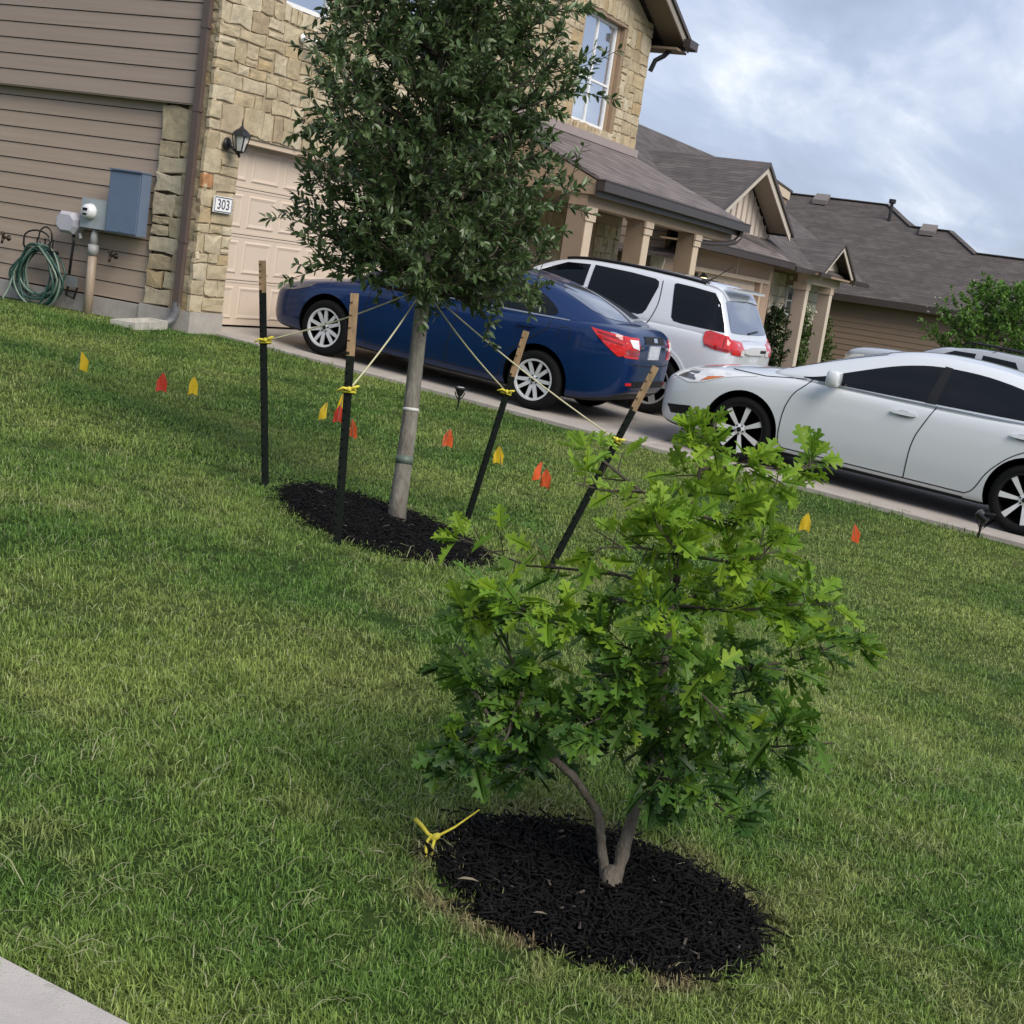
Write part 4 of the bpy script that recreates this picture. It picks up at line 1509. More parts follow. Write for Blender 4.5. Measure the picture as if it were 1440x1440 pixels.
class Car:
    def __init__(s, name, label, group, L, rows, gh, paint, loc, R_w, wheels, tw, slope):
        s.L = L
        s.root = empty(name, loc, label, "car", group, in_place=False)
        s.root.rotation_euler = (slope, 0, 0)
        s.R = R_w
        s.wheels = wheels
        s.hw = max(r[1] for r in rows)
        secs = []
        for (a, w, zb, zs, zt) in rows:
            y = L / 2 - a
            h = zs - zb
            secs.append((y, [(0, zb), (.72 * w, zb), (.88 * w, zb + .015), (.940 * w, zb + .06), (.962 * w, zb + .15 * h + .03), (.995 * w, zb + .36 * h), (w, zb + .66 * h),
                             (.990 * w, zs - .13 * h), (.962 * w, zs - .012), (.90 * w, zs + .35 * (zt - zs)), (.72 * w, zs + .72 * (zt - zs)), (.38 * w, zt - .006), (0, zt)]))
        vs, fs = loft(secs)
        s.body = s._smooth("body", vs, fs, [paint, WELL, PLASTIC], cut=True)
        secs = []
        for (a, zr, wr, wb, zb) in gh:
            y = L / 2 - a
            h = max(.02, zr - zb)
            k = min(1, h / .38)
            secs.append((y, [(0, zb - .10), (wb * .9, zb - .10), (wb + .01, zb - .05), (wb - .01 * k, zb + .12 * h), (wb + (wr - wb) * .52 + .012 * k, zb + .52 * h),
                             (wr + .035 * k, zr - .085 * k), (wr - .03, zr - .035 * k), (wr * .72, zr - .012 * k), (wr * .36, zr - .002), (0, zr)]))
        vs, fs = loft(secs)
        s.cabin = s._smooth("cabin", vs, fs, [paint], cut=False)
        s.bvh = []
        for o in (s.body, s.cabin):
            me = o.data
            s.bvh.append(BVHTree.FromPolygons([v.co.copy() for v in me.vertices], [tuple(p.vertices) for p in me.polygons]))
        s.paint = paint

    def _smooth(s, name, vs, fs, mats, cut):
        me = bpy.data.meshes.new(name)
        me.from_pydata(vs, [], fs)
        for m in mats:
            me.materials.append(m)
        bm = bmesh.new()
        bm.from_mesh(me)
        bmesh.ops.recalc_face_normals(bm, faces=bm.faces)
        bm.to_mesh(me)
        bm.free()
        o = link(name, me)
        md = o.modifiers.new("s", 'SUBSURF')
        md.levels = md.render_levels = 2
        cuts = []
        if cut:
            for wy in s.wheels:
                for sg in (-1, 1):
                    b = MB()
                    x0 = sg * (s.hw + .25)
                    x1 = sg * (s.hw - .30)
                    b.lathe([(0, 0), (s.R + .055, 0), (s.R + .055, abs(x0 - x1)), (0, abs(x0 - x1))], (x0, wy, s.R + .012), (-sg, 0, 0), 40)
                    c = b.build("cutter", mats)
                    c.data.polygons.foreach_set("material_index", [1] * len(c.data.polygons))
                    bm = bmesh.new()
                    bm.from_mesh(c.data)
                    bmesh.ops.remove_doubles(bm, verts=bm.verts, dist=1e-5)
                    bmesh.ops.recalc_face_normals(bm, faces=bm.faces)
                    bm.to_mesh(c.data)
                    bm.free()
                    bo = o.modifiers.new("b", 'BOOLEAN')
                    bo.operation = 'DIFFERENCE'
                    bo.object = c
                    bo.solver = 'EXACT'
                    cuts.append(c)
        me2 = eval_mesh(o)
        for c in cuts:
            bpy.data.objects.remove(c)
        o.modifiers.clear()
        o.data = me2
        me2.name = name
        o.parent = s.root
        if cut:
            for p in me2.polygons:
                if p.material_index == 0 and p.normal.z < -.75 and p.center.z < .45:
                    p.material_index = 2
        me2.polygons.foreach_set("use_smooth", [True] * len(me2.polygons))
        me2.set_sharp_from_angle(angle=R(38))
        return o

    def doors(s, polys):
        """lift the door skins out of the body as parts of their own, keeping the body's shading"""
        me = s.body.data
        cn = [tuple(c.vector) for c in me.corner_normals]
        s.door = {}
        pick = {}
        for p in me.polygons:
            c = p.center
            if abs(c.x) < .72 * s.hw or abs(p.normal.x) < .35 or p.material_index:
                continue
            for i, pl in enumerate(polys):
                if inside((s.L / 2 - c.y, c.z), pl):
                    pick[p.index] = ('L' if c.x < 0 else 'R', i)
                    break

        def sub_mesh(idx, name):
            vm, V, F, N, MI = {}, [], [], [], []
            for k in idx:
                p = me.polygons[k]
                f = []
                for li in p.loop_indices:
                    vi = me.loops[li].vertex_index
                    if vi not in vm:
                        vm[vi] = len(V)
                        V.append(tuple(me.vertices[vi].co))
                    f.append(vm[vi])
                    N.append(cn[li])
                F.append(f)
                MI.append(p.material_index)
            m2 = bpy.data.meshes.new(name)
            m2.from_pydata(V, [], F)
            for m_ in me.materials:
                m2.materials.append(m_)
            m2.polygons.foreach_set("material_index", MI)
            m2.polygons.foreach_set("use_smooth", [True] * len(F))
            m2.update()
            m2.normals_split_custom_set(N)
            return m2
        for key in sorted(set(pick.values())):
            s.door[key] = link("door", sub_mesh([k for k, v in pick.items() if v == key], "door"), s.root)
        s.body.data = sub_mesh([p.index for p in me.polygons if p.index not in pick], "body")

    # --- surface patches: outlines laid onto the shell, each with its own thickness
    def _proj(s, a, b, view):
        if view in ('L', 'R'):
            sg = -1 if view == 'L' else 1
            o, d = Vector((sg * 3, s.L / 2 - a, b)), Vector((-sg, 0, 0))
        elif view == 'T':
            o, d = Vector((a, s.L / 2 - b, 4)), Vector((0, 0, -1))
        elif view == 'B':
            o, d = Vector((a, -5, b)), Vector((0, 1, 0))
        else:
            o, d = Vector((a, 5, b)), Vector((0, -1, 0))
        best = None
        for t in s.bvh:
            h = t.ray_cast(o, d)
            if h[0] is not None and (best is None or h[3] < best[2]):
                best = (h[0], h[1], h[3])
        if best is None:
            p = o + d * 2.2
            for t in s.bvh:
                h = t.find_nearest(p)
                if h[0] is not None and (best is None or h[3] < best[2]):
                    best = (h[0], h[1], h[3])
            return best[0], -d
        n = best[1]
        if n.dot(d) > 0:
            n = -n
        return best[0], n

    def patch(s, name, jobs, m, parent=None, off=.004, th=.012, res=.06):
        """jobs: list of (polygon, view)"""
        V, F = [], []
        for poly, view in jobs:
            out = []
            n = len(poly)
            for i in range(n):
                a, b = poly[i], poly[(i + 1) % n]
                k = max(1, int(math.dist(a, b) / res))
                out += [(a[0] + (b[0] - a[0]) * t / k, a[1] + (b[1] - a[1]) * t / k) for t in range(k)]
            x0, x1 = min(p[0] for p in out), max(p[0] for p in out)
            y0, y1 = min(p[1] for p in out), max(p[1] for p in out)
            pts = list(out)
            gx_ = x0 + res / 2
            while gx_ < x1:
                gy_ = y0 + res / 2
                while gy_ < y1:
                    if inside((gx_, gy_), out) and min((gx_ - q[0]) ** 2 + (gy_ - q[1]) ** 2 for q in out) > (res * .35) ** 2:
                        pts.append((gx_, gy_))
                    gy_ += res
                gx_ += res
            nb = len(out)
            r = delaunay_2d_cdt([Vector(p) for p in pts], [], [list(range(nb))], 1, 1e-6)
            cv, cf = r[0], r[2]
            k0 = len(V)
            top, low = [], []
            for p in cv:
                hp, hn = s._proj(p[0], p[1], view)
                top.append(hp + hn * off)
                low.append(hp + hn * (off - th))
            V += top + low
            m_ = len(top)
            ec = {}
            for f in cf:
                F.append(tuple(k0 + i for i in f))
                for i in range(len(f)):
                    e_ = (f[i], f[(i + 1) % len(f)])
                    ec[e_] = 1
            for (a, b) in ec:
                if (b, a) not in ec:
                    F.append((k0 + b, k0 + a, k0 + m_ + a, k0 + m_ + b))
        me = bpy.data.meshes.new(name)
        me.from_pydata([tuple(v) for v in V], [], F)
        me.materials.append(m)
        bm = bmesh.new()
        bm.from_mesh(me)
        bmesh.ops.recalc_face_normals(bm, faces=bm.faces)
        bm.to_mesh(me)
        bm.free()
        me.polygons.foreach_set("use_smooth", [True] * len(me.polygons))
        me.set_sharp_from_angle(angle=R(40))
        return link(name, me, parent or s.root)

    def both(s, name, poly, m, parents=(None, None), **k):
        return [s.patch(name, [(poly, v)], m, p, **k) for v, p in zip(('L', 'R'), parents)]

    def strip(s, pts, w, view):
        lo, hi = [], []
        n = len(pts)
        for i in range(n):
            a, b = pts[max(0, i - 1)], pts[min(n - 1, i + 1)]
            d = math.dist(a, b) or 1
            nx_, ny_ = -(b[1] - a[1]) / d * w / 2, (b[0] - a[0]) / d * w / 2
            lo.append((pts[i][0] + nx_, pts[i][1] + ny_))
            hi.append((pts[i][0] - nx_, pts[i][1] - ny_))
        return (lo + hi[::-1], view)

    def arch(s, wy, r0, r1, view, a0=-20, a1=200):
        sc = s.L / 2 - wy
        an = [R(a0 + (a1 - a0) * i / 30) for i in range(31)]
        o = [(sc + r1 * math.cos(a), s.R + .012 + r1 * math.sin(a)) for a in an]
        i_ = [(sc + r0 * math.cos(a), s.R + .012 + r0 * math.sin(a)) for a in an]
        return (o + i_[::-1], view)

    def wheel(s, rim_r, spokes, rim_mat, tw, inset=.012, dark=WELL, lip=None):
        Rr, Rt, h = rim_r, s.R, tw / 2
        b = MB()
        b.lathe([(Rr - .004, h - .012), (Rr + .012, h - .002), (Rt - .045, h), (Rt - .018, h - .008), (Rt - .003, h - .035), (Rt, h - .06), (Rt, -h + .06), (Rt - .018, -h + .01), (Rr, -h)], (0, 0, 0), (-1, 0, 0), 40)
        b.lathe([(Rr - .004, h - .013), (Rr - .03, h - .05), (Rr - .035, -.02), (0, -.02)], (0, 0, 0), (-1, 0, 0), 32, mi=1)
        wm = b.build("wheel", [RUBBER, dark], None, True)
        b = MB()
        b.lathe([(Rr + .002, h - .014), (Rr + .006, h - .004), (Rr - .014, h - .006), (Rr - .020, h - .03), (Rr - .016, h - .032)], (0, 0, 0), (-1, 0, 0), 40, mi=1 if lip else 0)
        b.lathe([(0, h - .016), (.03, h - .018), (.055, h - .028), (.06, h - .06), (0, h - .06)], (0, 0, 0), (-1, 0, 0), 20)
        for (ang, w0, w1, r0, r1) in spokes:
            a = R(ang)
            u, v = Vector((0, math.cos(a), math.sin(a))), Vector((0, -math.sin(a), math.cos(a)))
            vs = []
            for (r, w_, t) in ((r0, w0, h - .026), (r0 + (r1 - r0) * .5, (w0 + w1) / 2, h - .018), (r1, w1, h - .014)):
                for sx, tt in ((-1, 0), (1, 0), (.8, -.03), (-.8, -.03)):
                    p = u * r + v * (w_ / 2 * sx)
                    vs.append((-(t + tt), p.y, p.z))
            fs = [(0, 1, 2, 3), (11, 10, 9, 8)]
            for q in (0, 4):
                fs += [(q + k, q + 4 + k, q + 4 + (k + 1) % 4, q + (k + 1) % 4) for k in range(4)]
            b.add(vs, fs)
        rm = b.build("rim", [rim_mat, lip] if lip else rim_mat, None)
        b = MB()
        for k in range(5):
            a = R(72 * k + 20)
            b.lathe([(0, h - .012), (.009, h - .013), (.009, h - .03)], (0, .045 * math.cos(a), .045 * math.sin(a)), (-1, 0, 0), 6)
        b.lathe([(.02, h - .0145), (.024, h - .012), (0, h - .011)], (0, 0, 0), (-1, 0, 0), 12)
        cp = b.build("hub_cap", PLASTIC, None)
        first = True
        for wy in s.wheels:
            for sg in (-1, 1):
                if first:
                    w_, r_, c_ = wm, rm, cp
                    first = False
                else:
                    w_, r_, c_ = wm.copy(), rm.copy(), cp.copy()
                    for q in (w_, r_, c_):
                        COL.objects.link(q)
                w_.parent = s.root
                w_.location = (sg * (s.hw - inset - tw / 2), wy, s.R)
                w_.rotation_euler = (rng.uniform(0, 6), 0, 0 if sg < 0 else math.pi)
                r_.parent = w_
                c_.parent = w_


def blob(c, size, m, name, parent, pw=3.0):
    """rounded box (superellipsoid)"""
    c = Vector(c)
    vs, fs = [], []
    nu, nv = 14, 9
    f = lambda t: math.copysign(abs(t) ** (2 / pw), t)
    for j in range(nv):
        ph = -math.pi / 2 + math.pi * j / (nv - 1)
        for i in range(nu):
            th = 2 * math.pi * i / nu
            vs.append((c.x + size[0] / 2 * f(math.cos(ph)) * f(math.cos(th)), c.y + size[1] / 2 * f(math.cos(ph)) * f(math.sin(th)), c.z + size[2] / 2 * f(math.sin(ph))))
    for j in range(nv - 1):
        for i in range(nu):
            fs.append((j * nu + i, j * nu + (i + 1) % nu, (j + 1) * nu + (i + 1) % nu, (j + 1) * nu + i))
    return MB().add(vs, fs).build(name, m, parent, True)


SLOPE = math.atan(.055)
GRP = "cars parked on the driveways"


def car_ground(yc):
    return float(drive_z(yc)) + .002


# ---------------------------------------------------------------- blue sedan
yc = 9.93 - 2.25
c1 = Car("blue_sedan", "dark blue sedan parked nose to the garage door behind the staked tree", GRP, 4.50,
         [(0.00, .46, .34, .52, .57), (.02, .60, .25, .58, .645), (.07, .70, .21, .63, .70), (.20, .785, .19, .68, .765), (.50, .85, .18, .74, .845), (.90, .872, .17, .80, .915), (1.25, .875, .165, .855, .975), (1.7, .876, .16, .90, .98),
          (2.4, .876, .16, .925, .95), (3.1, .876, .165, .95, .97), (3.6, .872, .17, .985, 1.01), (4.0, .86, .19, 1.01, 1.065), (4.22, .81, .23, 1.005, 1.075), (4.36, .735, .29, .975, 1.06), (4.45, .65, .35, .92, 1.0), (4.49, .57, .39, .86, .94), (4.50, .49, .43, .80, .88)],
         [(.98, .91, .58, .68, .90), (1.08, .965, .62, .72, .92), (1.25, 1.045, .66, .78, .94), (1.6, 1.205, .64, .81, .93), (1.95, 1.345, .59, .82, .93), (2.25, 1.415, .575, .825, .93), (2.6, 1.435, .575, .83, .93),
          (3.0, 1.42, .575, .83, .94), (3.35, 1.365, .57, .825, .95), (3.65, 1.285, .57, .81, .965), (3.95, 1.175, .58, .78, .985), (4.15, 1.085, .60, .73, 1.0), (4.24, 1.04, .58, .70, .98), (4.30, 1.0, .56, .66, .95)],
         P_BLUE, (14.70, yc, car_ground(yc)), .315, (2.25 - .88, 2.25 - 3.55), .20, SLOPE)
c1.doors([[(1.42, .97), (2.50, .97), (2.47, .24), (1.40, .24)], [(2.50, 1.02), (3.62, 1.02), (3.58, .85), (3.19, .55), (3.12, .24), (2.47, .24)]])
c1.wheel(.215, [(a + d, .042, .036, .045, .205) for a in range(0, 360, 72) for d in (-15, 15)], ALLOY, .205)
dlo = [(1.62, .955), (1.95, 1.13), (2.28, 1.285), (2.6, 1.335), (3.0, 1.315), (3.3, 1.25), (3.52, 1.15), (3.66, 1.055), (3.60, 1.005), (3.0, .985), (2.3, .965)]
c1.both("side_window", chaikin(dlo, 2), TINT)
c1.both("pillar", [(2.46, .968), (2.54, .97), (2.58, 1.33), (2.52, 1.34)], PLASTIC, off=.0055)
c1.patch("windshield", [([(-.62, 1.16), (0, 1.06), (.62, 1.16), (.53, 1.93), (0, 1.98), (-.53, 1.93)], 'T')], TINT)
c1.patch("rear_window", [(chaikin([(-.50, 3.42), (.50, 3.42), (.60, 4.08), (.3, 4.16), (-.3, 4.16), (-.60, 4.08)], 1), 'T')], BGLASS)
REDD = mk("deep_red_lens", (.22, .006, .008), .15, coat=.6)
for v in 'LR':
    sg = -1 if v == 'L' else 1
    c1.patch("tail_light", [([(4.06, .985), (4.43, .955), (4.43, .76), (4.38, .745), (4.22, .86)], v), ([(sg * .665, .955), (sg * .44, .955), (sg * .43, .74), (sg * .665, .745)], 'B')], REDL, off=.008)
    c1.patch("lamp_segment", [c1.strip([(4.14, .955), (4.38, .925)], .016, v), c1.strip([(4.22, .90), (4.40, .868)], .012, v), ([(sg * .65, .835), (sg * .45, .825), (sg * .45, .765), (sg * .65, .77)], 'B')], REDD, off=.011)
    c1.patch("reverse_light", [([(sg * .62, .93), (sg * .47, .93), (sg * .45, .835), (sg * .58, .855)], 'B')], WHITEL, off=.013)
    c1.patch("head_light", [([(.16, .68), (.66, .775), (.58, .72), (.36, .65), (.14, .62)], v)], LAMPD, off=.006)
gap = mk("panel_gap", (.004, .005, .008), .8)
for v in 'LR':
    c1.patch("panel_gap", [c1.strip([(1.42, .93), (1.40, .8), (1.36, .5), (1.42, .26)], .010, v), c1.strip([(2.50, .965), (2.52, .8), (2.47, .45), (2.47, .26)], .010, v),
                           c1.strip([(3.62, 1.0), (3.60, .88), (3.40, .72), (3.19, .55), (3.12, .26)], .010, v), c1.strip([(1.42, .26), (3.12, .262)], .010, v)], gap, off=.0024, th=.008, res=.04)
    c1.patch("belt_moulding", [c1.strip([(1.55, .945), (2.3, .955), (3.0, .975), (3.62, .995), (3.80, 1.0)], .014, v)], mk("belt_chrome", (.30, .33, .38), .25, metal=.6) if "belt_chrome" not in MATS else MATS["belt_chrome"], off=.007)
    for s0, zz in ((2.28, .835), (3.36, .86)):
        c1.patch("door_handle", [(chaikin([(s0 - .10, zz - .018), (s0 + .10, zz - .012), (s0 + .10, zz + .022), (s0 - .10, zz + .018)], 2), v)], P_BLUE, c1.door.get((v, 0 if s0 < 3 else 1)), off=.028, th=.034)
    c1.patch("fuel_door", [c1.strip(chaikin([(3.72, .80), (3.72, .92), (3.86, .93), (3.86, .80)], 2, False), .007, v)], gap, off=.0024, th=.008, res=.04) if v == 'L' else None
    sg = -1 if v == 'L' else 1
    blob((sg * .96, 2.25 - 1.72, 1.0), (.20, .11, .14), P_BLUE, "side_mirror", c1.root, 4.5)
c1.patch("plate", [([(-.155, .74), (.155, .74), (.155, .885), (-.155, .885)], 'B')], PLATE, off=.012)
c1.patch("trunk_trim", [([(-.30, .90), (.30, .90), (.28, .975), (-.28, .975)], 'B')], PLASTIC, off=.009)
c1.patch("badge", [([(-.05, .92), (.05, .92), (.05, .96), (-.05, .96)], 'B')], CHROME, off=.016)
c1.patch("badge", [c1.strip([(-.43, .86), (-.33, .86)], .022, 'B')], CHROME, off=.010)
c1.patch("badge", [c1.strip([(.24, .86), (.42, .86)], .022, 'B')], CHROME, off=.010)
c1.patch("bumper_gap", [c1.strip([(-.66, .70), (-.4, .67), (0, .66), (.4, .67), (.66, .70)], .012, 'B')], gap, off=.0015, th=.006)
c1.patch("bumper_lower", [([(-.52, .43), (.52, .43), (.48, .50), (-.48, .50)], 'B')], PLASTIC, off=.006)
c1.patch("reflector", [c1.strip([(-.58, .47), (-.48, .47)], .03, 'B'), c1.strip([(.48, .47), (.58, .47)], .03, 'B')], REDL, off=.010)

# ---------------------------------------------------------------- pearl-white sedan in front
yc2 = 5.06 - 2.43
c2 = Car("white_sedan", "pearl white sedan with dark tinted windows and black-and-chrome wheels, nearest the street", GRP, 4.86,
         [(0, .46, .36, .54, .60), (.02, .62, .26, .61, .67), (.07, .74, .21, .66, .735), (.20, .84, .18, .73, .82), (.50, .90, .17, .79, .895), (.95, .912, .165, .86, .965), (1.4, .915, .16, .91, 1.01), (1.9, .915, .16, .94, .99),
          (2.6, .915, .16, .96, .98), (3.3, .915, .165, .985, 1.0), (3.85, .91, .17, 1.005, 1.04), (4.3, .89, .19, 1.01, 1.075), (4.6, .85, .24, 1.0, 1.085), (4.75, .80, .31, .96, 1.06), (4.82, .73, .38, .90, 1.0), (4.85, .66, .42, .85, .94), (4.86, .58, .45, .80, .88)],
         [(1.08, .94, .60, .72, .93), (1.2, 1.0, .64, .76, .95), (1.4, 1.085, .68, .82, .97), (1.8, 1.25, .66, .855, .96), (2.15, 1.375, .62, .865, .96), (2.45, 1.445, .605, .87, .96), (2.8, 1.47, .605, .875, .97), (3.2, 1.455, .605, .875, .98),
          (3.6, 1.40, .60, .865, .99), (3.95, 1.305, .60, .84, 1.0), (4.25, 1.19, .61, .80, 1.02), (4.42, 1.105, .62, .74, 1.02), (4.5, 1.06, .6, .72, 1.0), (4.56, 1.02, .58, .68, .97)],
         P_PEARL, (14.78, yc2, car_ground(yc2)), .325, (2.43 - .965, 2.43 - 3.745), .21, SLOPE)
c2.doors([[(1.56, 1.0), (2.78, 1.0), (2.63, .22), (1.38, .22)], [(2.78, 1.03), (3.97, 1.03), (3.72, .80), (3.36, .50), (3.22, .22), (2.63, .22)]])
c2.wheel(.248, [(a, .026, .058, .03, .24) for a in np.arange(0, 360, 360 / 7)], SPOKE, .225, dark=WELL, lip=PLASTIC)
dlo2 = [(1.38, .958), (1.62, 1.0), (1.93, 1.125), (2.3, 1.265), (2.65, 1.34), (3.1, 1.345), (3.5, 1.29), (3.85, 1.18), (4.05, 1.08), (3.95, 1.035), (3.3, 1.015), (2.4, .985)]
c2.both("side_window", chaikin(dlo2, 2), TINT)
c2.both("pillar", [(2.66, .99), (2.76, .992), (2.80, 1.345), (2.73, 1.35)], PLASTIC, off=.0055)
c2.patch("windshield", [([(-.66, 1.28), (0, 1.18), (.66, 1.28), (.56, 2.15), (0, 2.2), (-.56, 2.15)], 'T')], TINT)
c2.patch("rear_window", [(chaikin([(-.52, 3.68), (.52, 3.68), (.62, 4.33), (.3, 4.42), (-.3, 4.42), (-.62, 4.33)], 1), 'T')], BGLASS)
for v in 'LR':
    sg = -1 if v == 'L' else 1
    hl = c2.patch("head_light", [([(.14, .70), (.30, .805), (.62, .85), (1.02, .875), (.72, .80), (.50, .705), (.34, .665)], v)], WHITEL, off=.006)
    c2.patch("lamp_bowl", [([(.20, .70), (.32, .775), (.42, .79), (.40, .70)], v)], LAMPD, hl, off=.009)
    c2.patch("indicator", [([(.46, .71), (.53, .765), (.70, .80), (.58, .75)], v)], AMBER, hl, off=.010)
    c2.patch("tail_light", [([(4.25, .98), (4.74, .94), (4.70, .82), (4.5, .84)], v), ([(sg * .74, .95), (sg * .48, .95), (sg * .46, .82), (sg * .74, .82)], 'B')], REDL, off=.006)
    c2.patch("panel_gap", [c2.strip(chaikin([(1.56, .965), (1.52, .90), (1.42, .80), (1.36, .62), (1.36, .30), (1.42, .25)], 2, False), .010, v), c2.strip(chaikin([(2.78, .985), (2.72, .85), (2.63, .62), (2.63, .25)], 2, False), .010, v),
                           c2.strip(chaikin([(3.98, 1.02), (3.92, .92), (3.72, .80), (3.52, .68), (3.36, .50), (3.28, .30), (3.20, .25)], 2, False), .010, v), c2.strip([(1.42, .25), (3.20, .255)], .010, v),
                           c2.strip([(.72, .885), (1.1, .895), (1.5, .955)], .007, v)], gap, off=.0024, th=.008, res=.04)
    c2.patch("chrome_line", [c2.strip([(1.62, .955), (2.4, .965), (3.3, .99), (3.95, 1.015)], .012, v)], MATS["belt_chrome"], off=.007)
    for s0, zz in ((2.50, .845), (3.60, .875)):
        c2.patch("door_handle", [(chaikin([(s0 - .12, zz - .016), (s0 + .12, zz - .012), (s0 + .12, zz + .022), (s0 - .12, zz + .016)], 2), v)], P_PEARL, c2.door.get((v, 0 if s0 < 3 else 1)), off=.030, th=.036)
        c2.patch("handle_cup", [(chaikin([(s0 - .07, zz - .035), (s0 + .06, zz - .035), (s0 + .06, zz + .03), (s0 - .07, zz + .03)], 2), v)], mk("handle_cup_grey", (.30, .33, .34), .4) if "handle_cup_grey" not in MATS else MATS["handle_cup_grey"], off=.0015, th=.006)
    c2.patch("sill_trim", [c2.strip([(1.40, .205), (3.2, .21)], .012, v)], gap, off=.0024, th=.008, res=.04)
    c2.patch("fog_light", [([(.14, .40), (.42, .44), (.40, .34), (.2, .32)], v)], PLASTIC, off=.004)
    blob((sg * 1.00, 2.43 - 1.80, 1.03), (.22, .13, .155), P_PEARL, "side_mirror", c2.root, 4.5)
    MB().box(*sorted((sg * .84, sg * .95)), 2.43 - 1.86, 2.43 - 1.78, .985, 1.01).build("mirror_arm", PLASTIC, c2.root)
c2.patch("grille", [([(-.42, .50), (.42, .50), (.46, .62), (-.46, .62)], 'F')], PLASTIC, off=.006)
c2.patch("plate", [([(-.155, .72), (.155, .72), (.155, .865), (-.155, .865)], 'B')], PLATE, off=.008)
c2.patch("antenna_fin", [(chaikin([(-.03, 3.5), (.03, 3.5), (.03, 3.66), (-.03, 3.66)], 1), 'T')], P_PEARL, off=.05, th=.06)

# ---------------------------------------------------------------- white SUV beside the blue sedan
SUV_ROWS = [(0, .48, .42, .62, .70), (.02, .66, .32, .78, .84), (.08, .78, .26, .86, .93), (.22, .86, .23, .92, 1.0), (.5, .91, .22, .97, 1.05), (1.0, .925, .21, 1.02, 1.10), (1.5, .925, .20, 1.05, 1.13), (2.2, .925, .20, 1.06, 1.08), (3.0, .925, .20, 1.07, 1.09),
            (3.8, .925, .21, 1.08, 1.10), (4.3, .915, .24, 1.08, 1.10), (4.52, .89, .28, 1.07, 1.09), (4.63, .84, .33, 1.04, 1.06), (4.68, .78, .38, 1.0, 1.02), (4.70, .70, .42, .95, .98)]
SUV_GH = [(1.12, 1.04, .66, .76, 1.02), (1.25, 1.09, .68, .78, 1.04), (1.5, 1.20, .74, .84, 1.05), (1.85, 1.42, .72, .86, 1.05), (2.15, 1.58, .69, .87, 1.05), (2.5, 1.66, .68, .875, 1.06), (3.0, 1.69, .68, .88, 1.06), (3.6, 1.685, .68, .88, 1.06),
          (4.0, 1.66, .675, .875, 1.06), (4.26, 1.635, .68, .87, 1.06), (4.34, 1.59, .69, .87, 1.06), (4.40, 1.50, .71, .865, 1.06), (4.52, 1.26, .76, .85, 1.05), (4.59, 1.10, .78, .84, 1.03), (4.62, 1.04, .77, .82, 1.0)]
yc3 = 9.72 - 2.35
c3 = Car("white_suv", "white SUV with tinted windows parked between the blue sedan and the porch columns", GRP, 4.70, SUV_ROWS, SUV_GH, P_WHITE,
         (17.06, yc3, car_ground(yc3)), .36, (2.35 - .92, 2.35 - 3.78), .24, SLOPE)
c3.doors([[(1.56, 1.1), (2.70, 1.1), (2.62, .3), (1.5, .3)], [(2.70, 1.1), (3.62, 1.1), (3.36, .72), (3.28, .3), (2.62, .3)]])
c3.wheel(.245, [(a, .07, .085, .03, .236) for a in range(0, 360, 72)], GUNMETAL, .235)
